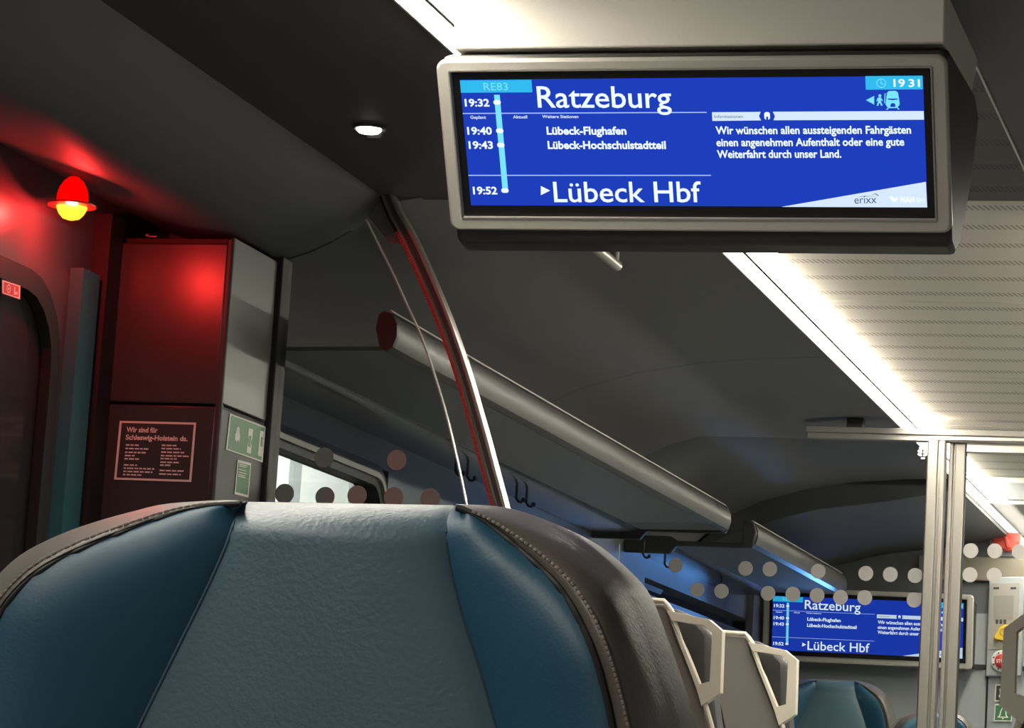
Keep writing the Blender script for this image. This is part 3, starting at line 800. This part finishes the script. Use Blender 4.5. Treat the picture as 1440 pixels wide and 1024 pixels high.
# ------------------------------------------------------------------ luggage racks
def rack(label, y0, y1, hooks):
    t = thing('luggage_rack', label, 'luggage rack', (-1.95, (y0 + y1) / 2, EYE + 0.8), group='luggage racks on the left wall')
    z = EYE + 0.940; x = -1.795
    prof = [(x, z), (x - 0.012, z + 0.004), (x - 0.022, z - 0.004), (x - 0.026, z - 0.03), (x - 0.016, z - 0.066), (x - 0.004, z - 0.074), (x + 0.010, z - 0.066), (x + 0.017, z - 0.045), (x + 0.016, z - 0.022), (x + 0.008, z - 0.006)]
    obj('front_rail', prism_y(B(), prof, y0, y1), M['rack'], t, smooth=True)
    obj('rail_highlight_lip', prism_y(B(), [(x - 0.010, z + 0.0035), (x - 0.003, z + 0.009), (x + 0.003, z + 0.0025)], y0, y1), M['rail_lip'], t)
    obj('shelf', prism_y(B(), [(x - 0.015, z - 0.070), (-2.06, z - 0.075), (-2.06, z - 0.067), (x - 0.015, z - 0.062)], y0 + 0.01, y1 - 0.01), M['shelf'], t)
    bp = [(-2.05, z - 0.060), (-2.044, z - 0.070), (-2.052, z - 0.080), (-2.075, z - 0.086), (-2.15, z - 0.088), (-2.198, z - 0.088), (-2.198, z - 0.060)]
    obj('wall_rail', prism_y(B(), bp, y0, y1), M['rack_gloss'], t, smooth=True)
    for ye, s in ((y0, 1), (y1, -1)):
        if (y0 < 6 and s == 1) or (y1 > 10 and s == -1):
            obj('end_cap', prism_y(B(), [(px * 1.0, pz) for px, pz in prof], min(ye, ye - s * 0.012), max(ye, ye - s * 0.012)), M['dark_plastic'], t)
            continue
        bm = B(); a, b = sorted((ye - s * 0.012, ye + s * 0.010))
        prism_y(bm, [(x - 0.03, z + 0.004), (x + 0.004, z + 0.004), (x + 0.014, z - 0.03), (x + 0.004, z - 0.076), (x - 0.03, z - 0.079), (-2.03, z - 0.079), (-2.05, z - 0.105), (-2.198, z - 0.105), (-2.198, z - 0.05), (-2.05, z - 0.05), (-2.03, z - 0.064), (x - 0.03, z - 0.064)], a, b)
        obj('end_bracket', bm, M['dark_plastic'], t, bevel=0.004)
    for ys in ((y0 * 2 + y1) / 3, (y0 + 2 * y1) / 3):
        bm = B()
        lathe(bm, [(0.004, 0), (0.004, 0.008), (0.002, 0.010)], (x - 0.013, ys, z + 0.002), 10); lathe(bm, [(0.004, 0), (0.004, 0.008), (0.002, 0.010)], (x - 0.013, ys + 0.12, z + 0.002), 10)
        each('rail_screw', bm, M['steel'], t)
    for yh in hooks:
        hx = -2.10
        pth = [Vector((hx, yh, z - 0.082)), Vector((hx, yh, z - 0.125)), Vector((hx + 0.006, yh, z - 0.133)), Vector((hx + 0.014, yh, z - 0.135)), Vector((hx + 0.020, yh, z - 0.129))]
        bm = sweep(B(), pth, circle(0.0035, 8)); lathe(bm, [(0.003, -0.006), (0.0055, -0.003), (0.0055, 0.003), (0.003, 0.006)], pth[-1], 10)
        obj('coat_hook', bm, M['dark_plastic'], t, smooth=True)
    return t
rack('long luggage rack with bright rail edge running behind the curved pole', YP + 0.07, 8.60, (6.85, 6.95, 7.40, 7.50, 8.86))
rack('shorter luggage rack beyond it, rail shining blue above the far screen', 9.02, 10.72, (9.16, 10.05))

# short grab rail on the side ceiling
def on_z(p, z):
    r = ray(*p); r = r * ((z - EYE) / r.z); return Vector((r.x, r.y, z))
zr = EYE + 1.135
a = on_z((868, 374), zr); b_ = on_z((800, 318), zr)
t = thing('ceiling_grab_rail', 'short grey grab rail on the side ceiling just under the hanging screen', 'grab rail', (a + b_) / 2)
obj('tube', sweep(B(), [a, a.lerp(b_, .33), a.lerp(b_, .66), b_], circle(0.011, 14), Vector((0, 0, 1))), M['alu'], t, smooth=True)
bm = B()
for q in (a.lerp(b_, .06), a.lerp(b_, .94)):
    lathe(bm, [(0.009, 0), (0.009, 0.045)], q, 12)
each('mount', bm, M['alu_dull'], t)

# ------------------------------------------------------------------ far glass partition with posts
fp = thing('glass_partition', 'far glass partition with dotted pane, header rail and upright aluminium post', 'partition', (-1.5, YF, UP))
h0 = on_y((1136, 600), YF); h1 = on_y((1136, 618), YF)
zh1 = EYE + 0.1378 * YF; zh0 = EYE + 0.1338 * YF
bm = B(); box(bm, h0.x, 0.2, YF - 0.03, YF + 0.03, (zh0 + zh1) / 2, zh1); box(bm, h0.x + 0.003, 0.2, YF - 0.02, YF + 0.02, zh0, (zh0 + zh1) / 2)
hd = obj('header_rail', bm, M['alu_dull'], fp, bevel=0.002)
obj('header_lip', box(B(), on_y((1308, 640), YF).x, 0.2, YF - 0.033, YF - 0.028, zh0 + 0.004, zh0 + 0.012), M['alu'], hd)
cb0, cb1 = on_y((1192, 600), YF).x, on_y((1215, 600), YF).x
obj('ceiling_bracket', box(B(), cb0, cb1, YF - 0.025, YF + 0.025, zh1 - 0.003, ZC - 0.005), M['dark_plastic'], fp, bevel=0.003)
px0, px1 = on_y((1307.5, 640), YF).x, on_y((1331, 640), YF).x
bm = B(); box(bm, px0, px0 + 0.027, YF - 0.035, YF + 0.02, UP, zh0 + 0.001)
box(bm, px0 + 0.026, px0 + 0.036, YF - 0.026, YF + 0.02, UP, zh0 + 0.001); box(bm, px0 + 0.035, px1, YF - 0.035, YF + 0.02, UP, zh0 + 0.001)
obj('post', bm, M['post'], fp, bevel=0.002)
obj('post_seal', box(B(), px0 - 0.003, px0 + 0.0005, YF - 0.03, YF + 0.0, UP, zh0), M['black'], fp)
gx0 = -2.06
pn = obj('glass_pane', box(B(), gx0, px0 - 0.002, YF - 0.012, YF - 0.002, UP + 0.02, zh0 - 0.001), M['glass'], fp)
obj('pane_edge', box(B(), gx0 - 0.002, gx0, YF - 0.013, YF - 0.001, UP + 0.02, EYE + 0.80), M['glass_edge'], pn)
bm = B()
YD = YF - 0.0135
for p in ((950, 795), (1048.5, 799.5), (1082.5, 800.5), (1150.5, 803.5), (1217.5, 806.5), (1252, 808), (1287, 809.5),
          (980.5, 829.5), (1014.5, 831.5), (1080, 834.5), (1115, 835.5), (1149, 837.5), (1182, 840), (1216, 840.5), (1285.5, 844)):
    lathe(bm, [(0.0212, 0), (0.0212, 0.0008)], on_y(p, YD), 32, 'y')
each('frosted_dot', bm, M['dot_shaded'], pn)
# etched round mark in the pane's upper corner
c = on_y((1297.5, 636), YD); bm = B(); s = 0.0145
for k in range(3):
    zz = c.z + s * (0.75 - 0.62 * k)
    for sg in (-1, 1):
        prism(bm, [(c.x + sg * 0.002, YD, zz), (c.x + sg * s * (0.6 if k == 0 else 0.85), YD, zz + s * 0.32), (c.x + sg * s * (0.75 if k == 0 else 1.0), YD, zz), (c.x + sg * s * .5, YD, zz - s * 0.28), (c.x + sg * 0.002, YD, zz - s * 0.35)], (0, 0.0006, 0))
box(bm, c.x - 0.004, c.x + 0.007, YD, YD + 0.0006, c.z - s * 1.35, c.z - s * 1.05)
obj('etched_mark', bm, M['print_w'], pn)

gd = thing('glass_door', 'sliding glass door leaf right of the aluminium post with beige dots', 'door', (-0.8, YF + 0.03, UP))
qx0, qx1 = on_y((1336, 640), YF + 0.03).x, on_y((1358.5, 640), YF + 0.03).x
YB = YF + 0.03
bm = B(); box(bm, qx0, qx0 + 0.012, YB - 0.02, YB + 0.02, UP, zh0 + 0.006); box(bm, qx0 + 0.011, qx0 + 0.019, YB - 0.012, YB + 0.02, UP, zh0 + 0.006); box(bm, qx0 + 0.018, qx1, YB - 0.02, YB + 0.02, UP, zh0 + 0.006)
obj('door_stile', bm, M['post'], gd, bevel=0.002)
obj('stile_seal', box(B(), qx1, qx1 + 0.003, YB - 0.012, YB + 0.01, UP, zh0), M['black'], gd)
pn = obj('glass_pane', box(B(), qx1 + 0.001, 0.1, YB - 0.006, YB + 0.004, UP + 0.02, zh0 - 0.001), M['glass'], gd)
obj('top_rail', box(B(), qx1, 0.1, YB - 0.012, YB + 0.012, zh0 - 0.024, zh0 - 0.001), M['alu'], gd, bevel=0.002)
bm = B()
for p in ((1365, 774.5), (1399, 775), (1433.5, 776), (1364, 808.5), (1398, 809), (1468, 777)):
    lathe(bm, [(0.0212, 0), (0.0212, 0.0008)], on_y(p, YB - 0.0075), 32, 'y')
each('frosted_dot', bm, M['dot'], pn)

# ------------------------------------------------------------------ seats seen from behind with grab handles
YS = 6.0
def rp(p, y=YS): return on_y(p, y)
HO = [(939, 859), (999, 872), (1017.5, 888), (1014.5, 975), (988, 993.5), (981, 969)]
HI = [(945, 873), (992, 880.5), (1003, 891), (999.5, 959), (985, 963), (966, 915)]
SH = [(934, 849), (941, 857), (955, 902), (970, 938), (983, 971), (999, 1025), (1010, 1070), (1022, 1150)]
def seat_from_behind(label, ys, hand=1, group='seats with ivory grab handles'):
    t = thing('train_seat', label, 'seat', (rp((860, 850)).x, YS, UP), group=group)
    edge = [rp((q.x, q.y)) for q in resample(SH, 24)]
    xl_ = edge[0].x - 0.40; zb_ = edge[-1].z
    left = []
    for e in edge[::-1]: left.append(Vector((edge[0].x - 0.40 - (e.x - edge[0].x) * 0.5, YS, e.z)))
    poly = edge + left
    bm = prism(B(), poly, (0, 0.045, 0)); sh = obj('back_shell', bm, M['shell'], t, bevel=0.008)
    lip = [e + Vector((0.004, -0.004, 0)) for e in edge]
    obj('shell_edge', sweep(B(), lip, circle(0.006, 8)), M['handle'], sh, smooth=True)
    tp = [rp(p) + Vector((0, -0.003, 0.003)) for p in ((880, 844.5), (934, 848), (941, 856))]
    obj('top_lip', sweep(B(), [Vector((xl_, YS - 0.003, tp[0].z + 0.002))] + tp, circle(0.006, 8)), M['handle'], sh, smooth=True)
    sm = [rp(p) + Vector((0, -0.0015, 0)) for p in ((872, 905), (882, 925), (893, 960), (905, 1020), (915, 1080))]
    obj('shell_seam', sweep(B(), sm, circle(0.0022, 6)), M['black'], sh)
    # dark padded wing of the headrest, in front of the shell
    wing = [rp(p, YS + 0.05) for p in ((941, 852), (985, 872), (1000, 890), (1001, 962), (1004, 1000), (1012, 1060), (1016, 1110), (960, 1110), (930, 900))]
    obj('headrest_wing', prism(B(), wing, (0, 0.09, 0)), M['dark_plastic'], t, bevel=0.015)
    cushion = [Vector((xl_, YS + 0.05, 0)), ]
    bm = box(B(), xl_ + 0.02, edge[0].x, YS + 0.05, YS + 0.15, UP + 0.42, edge[0].z - 0.02)
    obj('backrest', bm, M['leather_t'], t, bevel=0.03)
    obj('seat_cushion', box(B(), xl_, edge[0].x + 0.04, YS + 0.1, YS + 0.55, UP + 0.34, UP + 0.46), M['fabric'], t, bevel=0.03)
    obj('lower_shell', box(B(), xl_, edge[-1].x, YS, YS + 0.05, UP + 0.30, edge[-1].z + 0.005), M['shell'], t)
    obj('pedestal', box(B(), xl_ + 0.12, xl_ + 0.34, YS + 0.12, YS + 0.4, UP, UP + 0.35), M['dark_plastic'], t)
    ho = [rp(p) + Vector((0, -0.012, 0)) for p in HO]; hi = [rp(p) + Vector((0, -0.012, 0)) for p in HI]
    obj('grab_handle', ring(B(), ho, hi, (0, 0.03, 0)), M['handle'], t, bevel=0.006, label='ivory plastic grab handle')
    return t
s1 = seat_from_behind('grey-shelled seat with ivory grab handle beside the front headrest', YS)
s2 = copy_tree(s1)
s2.location = s1.location + (rp((1122, 929), 6.93) - rp((1017.5, 888), 6.0))
s2['label'] = 'grey-shelled seat with ivory grab handle before the far blue screen'
# across the aisle: mirrored handle at the picture's edge
YS_R = 4.9
c0 = rp((1017.5, 888)); c1 = on_y((1412.5, 884), YS_R)
s3 = copy_tree(s1)
s3['label'] = 'seat across the aisle with large ivory grab handle beside the stop button'
s3.scale = (-1, 1, 1)
rel = c0 - s1.location
s3.location = c1 - Vector((-rel.x, rel.y, rel.z))

# ------------------------------------------------------------------ headrests facing the camera
D = 1.75
OL = [(335, 704), (312, 703.5), (235, 708.5), (188, 719), (134, 734), (84, 752), (34, 777), (0, 806), (-36, 850), (-66, 920), (-86, 1010), (-100, 1100), (-110, 1180)]
IL = [(338, 708.5), (285.6, 712.5), (235, 726), (168, 751), (101, 779), (50, 808), (17, 840), (-4, 872), (-24, 920), (-42, 1000), (-52, 1090), (-58, 1180)]
SL = [(349, 706), (336, 717), (316, 771), (289, 831), (249, 912), (198, 1016), (165, 1090), (130, 1180)]
SR = [(640, 711), (629.6, 727), (628, 763), (637, 813.6), (653, 875), (671, 929), (693, 1005), (715, 1090), (738, 1180)]
IR = [(642, 714), (664, 723), (700, 748.6), (747, 788), (787, 828), (815.6, 875), (837, 925.6), (852, 980), (861, 1023), (872, 1090), (882, 1180)]
OR_ = [(642, 709), (693, 711.5), (729, 718), (772, 733), (815.6, 756), (855, 788), (888, 825), (913, 886), (938, 958), (955, 1016), (970, 1090), (985, 1180)]
NT = 48
def fwd(i): # how far the wings come forward down the headrest
    s = min(1, i / (NT * 0.55)); return 0.045 * s * s * (3 - 2 * s)
def patch(A, Bc, depth, nu=14, top_roll=None):
    a = resample(A, NT); b = resample(Bc, NT); bm = B(); rows = []
    for i in range(NT):
        row = []
        for k in range(nu + 1):
            u = k / nu; q = a[i].lerp(b[i], u)
            row.append(bm.verts.new(on_y((q.x, q.y), D + depth(i, u))))
        rows.append(row)
    for i in range(NT - 1):
        for k in range(nu):
            try: bm.faces.new((rows[i][k], rows[i][k + 1], rows[i + 1][k + 1], rows[i + 1][k]))
            except ValueError: pass
    return bm, rows
def roll(i): # top edge bends away from the viewer
    t = i / NT
    return 0.05 * max(0, 1 - t / 0.10) ** 2
seat = thing('train_seat', 'large teal headrest with grey-blue centre panel filling the foreground', 'seat', (on_y((490, 860), D).x, D, 0))
head = seat
# centre panel
bm, rows = patch(SL, SR, lambda i, u: -0.012 * math.sin(math.pi * u) ** 0.6 + roll(i) + 0.004 * (1 - abs(2 * u - 1)) * 0, 26)
# cap over the top
tops = rows[0]; back = [bm.verts.new(v.co + Vector((0, 0.07, -0.004))) for v in tops]
for k in range(len(tops) - 1): bm.faces.new((tops[k], back[k], back[k + 1], tops[k + 1]))
obj('centre_panel', bm, M['leather_c'], head, smooth=True, label='grey-blue leather centre panel')
def bol(i, u):
    return -fwd(i) * u - 0.007 * math.sin(math.pi * min(1, u)) ** 0.8 * min(1, i / 10) + roll(i) * (1 - u) + 0.006 * u ** 6
bm, _ = patch(SL, IL, bol, 18); obj('side_bolster', bm, M['leather_t'], head, smooth=True, label='teal leather side bolster on the wall side')
bm, _ = patch(SR, IR, bol, 18); obj('side_bolster', bm, M['leather_t'], head, smooth=True, label='teal leather side bolster on the aisle side')
def bor(i, u):
    base = -fwd(i) + 0.010
    return base - 0.016 * math.sin(math.pi * min(1, u * 1.05)) + 0.085 * (1 - math.cos(u * math.pi / 2))
def border(I, O, name):
    bm, rows = patch(I, O, bor, 12)
    prev = [r[-1] for r in rows]
    nxt = [bm.verts.new(v.co + Vector((0, 0.05, 0))) for v in prev]
    for i in range(NT - 1): bm.faces.new((prev[i], nxt[i], nxt[i + 1], prev[i + 1]))
    return obj('border', bm, M['leather_b'], head, smooth=True, label=name)
bl = border(IL, OL, 'dark leather border on the wall side'); br_ = border(IR, OR_, 'dark leather border on the aisle side')
# seams and stitches
def seam(A, off, r, m, name, z=-0.001, parent=None):
    a = resample(A, 60)
    pts = [on_y((q.x, q.y), D + off(int(i * NT / 60))) for i, q in enumerate(a)]
    return obj(name, sweep(B(), pts, circle(r, 8)), m, parent or head, smooth=True)
seam(SL, lambda i: roll(i) - 0.001, 0.0010, M['leather_c'], 'piping'); seam(SR, lambda i: roll(i) - 0.000, 0.0011, M['fabric'], 'piping')
seam(IL, lambda i: -fwd(i) + 0.006, 0.0019, M['black'], 'border_seam'); seam(IR, lambda i: -fwd(i) + 0.006, 0.0022, M['black'], 'border_seam')
def stitches(I, O, par, frac, n=74):
    a = resample(I, n); b = resample(O, n); bm = B()
    for i in range(3, n - 1):
        q = a[i].lerp(b[i], frac); q1 = a[i + 1].lerp(b[i + 1], frac)
        p0 = on_y((q.x, q.y), D + bor(int(i * NT / n), frac) - 0.0008); p1 = on_y((q1.x, q1.y), D + bor(int((i + 1) * NT / n), frac) - 0.0008)
        sweep(bm, [p0.lerp(p1, .12), p0.lerp(p1, .35) + Vector((0, -.0008, 0)), p0.lerp(p1, .6) + Vector((0, -.0008, 0)), p0.lerp(p1, .82)], circle(0.0011, 6))
    obj('stitching', bm, M['thread'], par)
stitches(IR, OR_, br_, 0.24); stitches(IL, OL, bl, 0.34)
# rear of the headrest, backrest, cushion and base below the picture
ol = resample(OL, 40); orr = resample(OR_, 40)
poly = [on_y((q.x, q.y), D + 0.10) for q in ol[::-1]] + [on_y((q.x, q.y), D + 0.10) for q in orr]
obj('rear_shell', prism(B(), poly, (0, 0.05, 0)), M['shell'], head, bevel=0.01)
xa, xb = on_y((-110, 1180), D).x, on_y((985, 1180), D).x; zz = on_y((400, 1180), D).z
obj('backrest', box(B(), xa + 0.01, xb - 0.01, D - 0.03, D + 0.12, 0.42, zz + 0.012), M['leather_t'], head, bevel=0.03)
obj('seat_cushion', box(B(), xa, xb, D - 0.5, D + 0.02, 0.34, 0.46), M['fabric'], head, bevel=0.03)
obj('pedestal', box(B(), xa + 0.1, xb - 0.1, D - 0.4, D, 0.0, 0.36), M['dark_plastic'], head)

fseat = copy_tree(seat)
fseat['label'] = 'small distant teal headrest below the far screen'
fseat.location = seat.location + (on_y((1177, 958), 10.7) - on_y((490, 704), D))
fs2 = copy_tree(seat)
fs2['label'] = 'dark headrest top just showing at the foot of the aluminium posts'
fs2.scale = (0.55, 0.6, 0.6)
rel = on_y((490, 704), D) - seat.location
fs2.location = on_y((1322, 1004), 9.9) - Vector((rel.x * .55, rel.y * .6, rel.z * .6))

# ------------------------------------------------------------------ things on the end wall
YW = YE - 0.006
def face(bm, pts, y, th): return prism(bm, [on_y(p, y) for p in pts], (0, th, 0))
# red box with knob
t = thing('emergency_box', 'red emergency box with white knob high on the end wall', 'emergency box', on_y((1414, 752), YW))
obj('back_plate', face(B(), [(1392, 722), (1440, 722), (1440, 782), (1392, 782)], YW - 0.002, 0.008), M['wall'], t)
obj('cover', face(B(), [(1396, 738), (1402, 732.5), (1416, 731.5), (1434, 738), (1436.5, 748), (1430, 775), (1413, 775), (1396, 764)], YW - 0.045, 0.045), M['red'], t, bevel=0.006)
obj('ridge', face(B(), [(1409, 748), (1412, 747), (1422, 770), (1416, 772)], YW - 0.055, 0.012), M['red'], t, bevel=0.003)
obj('knob', lathe(B(), [(0.013, 0.02), (0.013, -0.012), (0.009, -0.016)], on_y((1408, 743), YW - 0.05), 18, 'y'), M['white'], t, smooth=True)
# red sign
t = thing('fire_sign', 'small red square sign with white symbol beside the post', 'sign', on_y((1363, 740), YW))
obj('plate', face(B(), [(1352, 728), (1370, 728.5), (1369.5, 751), (1352, 750.5)], YW - 0.003, 0.003), M['red'], t)
obj('symbol', face(B(), [(1357, 742), (1360, 738), (1363, 742), (1362, 745), (1358, 745)], YW - 0.004, 0.001), M['print_w'], t)
t = thing('label_plate', 'small brownish plate under the red square sign', 'sign', on_y((1363, 760), YW))
obj('plate', face(B(), [(1352, 756), (1369, 756), (1369, 763), (1352, 763)], YW - 0.003, 0.003), mat('brown_plate', (0.12, 0.07, 0.05), 0.6), t)
# intercom column
t = thing('intercom_panel', 'taupe emergency intercom panel with yellow handle on the end wall', 'intercom', on_y((1412, 870), YW))
obj('column', face(B(), [(1391, 812), (1441, 811), (1436, 951), (1386, 951)], YW - 0.03, 0.03), M['wall'], t, bevel=0.004)
obj('face_plate', face(B(), [(1393.5, 821), (1434, 820), (1431, 913), (1390, 913)], YW - 0.036, 0.008), M['plate'], t)
obj('inner_plate', face(B(), [(1397, 838), (1426, 837.5), (1424.5, 872), (1397.5, 872)], YW - 0.038, 0.004), M['plate2'], t)
bm = B()
for x in (1400, 1405.5, 1411): face(bm, [(x, 871.5), (x + 4, 871.4), (x + 4, 877.5), (x, 877.5)], YW - 0.0385, 0.003)
for x in (1397, 1421): face(bm, [(x, 826), (x + 8, 825.8), (x + 8, 828.6), (x, 828.8)], YW - 0.0385, 0.003)
obj('print', bm, M['dark_plastic'], t)
hd = obj('yellow_handle', face(B(), [(1397, 896), (1406, 881.5), (1413, 878.5), (1432, 878), (1432, 899), (1412, 901.5), (1400, 899.5)], YW - 0.06, 0.026), M['yellow'], t, bevel=0.004, label='yellow handle')
c = on_y((1411, 889.5), YW - 0.0615)
obj('handle_ring', ring(B(), [c + Vector((a, 0, b)) for a, b in circle(0.015, 20)], [c + Vector((a, 0, b)) for a, b in circle(0.010, 20)], (0, 0.002, 0)), mat('ochre_print', (0.35, 0.22, 0.02), 0.5), hd)
# stop button
c = on_y((1409.5, 930.5), YW - 0.032)
t = thing('stop_button', 'round red STOP button in a white ring below the intercom', 'button', c)
bm = lathe(B(), [(0.042, 0.0015), (0.042, -0.012), (0.036, -0.018), (0.027, -0.018)], c, 32, 'y'); obj('bezel', bm, M['white'], t, smooth=True)
bm = lathe(B(), [(0.026, -0.010), (0.026, -0.026), (0.020, -0.031)], c, 28, 'y'); obj('button', bm, M['red'], t, smooth=True, label='red push button')
obj('lettering', text_bm('STOP', c + Vector((-0.0, -0.0318, -0.0065)), (1, 0, 0), (0, 0, 1), 0.013, 0.038, 0.02, 'CENTER'), M['print_w'], t)
bm = B()
for k in range(8):
    a = 2 * math.pi * k / 8 + .4
    lathe(bm, [(0.0035, 0), (0.0035, -0.001)], c + Vector((0.0325 * math.cos(a), -0.0181, 0.0325 * math.sin(a))), 8, 'y')
each('bezel_mark', bm, M['dark_plastic'], t)
# black and green signs
sq = [on_y(p, YW - 0.003) for p in ((1400, 962.5), (1423.5, 963), (1422, 987), (1398.5, 986.5))]
t = thing('pictogram_sign', 'small black square sign with white figure below the stop button', 'sign', q2(sq, .5, .5))
obj('plate', prism(B(), sq, (0, 0.003, 0)), M['dark_plastic'], t)
lf = Vector((0, -0.0006, 0))
bm = ring(B(), [q + lf for q in sq], [q + lf for q in quad_frame(sq, 0.06)], (0, 0.0004, 0))
qp(bm, sq, [(.25, .25), (.40, .25), (.42, .5), (.6, .55), (.75, .8), (.65, .85), (.5, .65), (.3, .8), (.22, .7), (.3, .55)], lf)
qp(bm, sq, [(.6, .3), (.75, .3), (.8, .45), (.65, .5)], lf)
obj('print', bm, M['print_w'], t)
sq = [on_y(p, YW - 0.003) for p in ((1399, 990.5), (1424, 991), (1422.5, 1015), (1397.5, 1014.5))]
t = thing('bell_sign', 'small green square sign with white bell outline', 'sign', q2(sq, .5, .5))
obj('plate', prism(B(), sq, (0, 0.003, 0)), M['green'], t)
bm = ring(B(), [q + lf for q in sq], [q + lf for q in quad_frame(sq, 0.05)], (0, 0.0004, 0))
bo = [(.5, .14), (.6, .22), (.68, .42), (.70, .62), (.82, .78), (.18, .78), (.30, .62), (.32, .42), (.40, .22)]
bi = [(.5, .22), (.56, .28), (.62, .45), (.635, .64), (.70, .72), (.30, .72), (.365, .64), (.38, .45), (.44, .28)]
ring(bm, [q2(sq, a, b) + lf for a, b in bo], [q2(sq, a, b) + lf for a, b in bi], (0, 0.0003, 0))
qp(bm, sq, [(.44, .80), (.56, .80), (.53, .87), (.47, .87)], lf)
obj('print', bm, M['print_w'], t)
# white box hanging under the perforated ceiling
t = thing('ceiling_duct', 'white box under the ceiling beside the far light strip', 'ceiling box', (-0.88, 10.3, EYE + 1.12))
a = on_y((1391, 688), 9.7); b_ = on_y((1404, 699), 9.7)
bm = B(); box(bm, a.x, -0.50, 9.7, 10.9, EYE + 1.10, ZC - 0.001)
obj('casing', bm, M['white'], t, bevel=0.004)
obj('front_frame', box(B(), a.x + 0.02, -0.52, 9.692, 9.70, EYE + 1.115, ZC - 0.02), M['wall'], t)

# ------------------------------------------------------------------ outside the window: lit platform building
t = thing('station_building', 'pale lit building outside seen low through the side window', 'building', (-6.4, 16, -0.8))
obj('facade', box(B(), -7.0, -6.4, 11.0, 22.0, -0.8, 4.5), M['facade'], t)
bm = B()
for z in (1.5, 2.0, 2.55): box(bm, -6.42, -6.36, 11.0, 22.0, z, z + 0.10)
for k in range(9): box(bm, -6.42, -6.37, 11.6 + k * 1.15, 11.75 + k * 1.15, -0.8, 4.5)
obj('facade_ribs', bm, M['facade2'], t)
ld = bpy.data.lights.new('added_facade_light', 'AREA'); ld.energy = 900; ld.size = 2.0; ld.color = (1.0, 0.97, 0.92)  # unseen lamp added to light the facade
lo = bpy.data.objects.new('added_facade_light', ld); lo.location = (-3.6, 15.5, 5.0); COL.objects.link(lo)
lo.rotation_euler = (Vector((-6.6, 16.5, 1.5)) - Vector(lo.location)).to_track_quat('-Z', 'Y').to_euler()
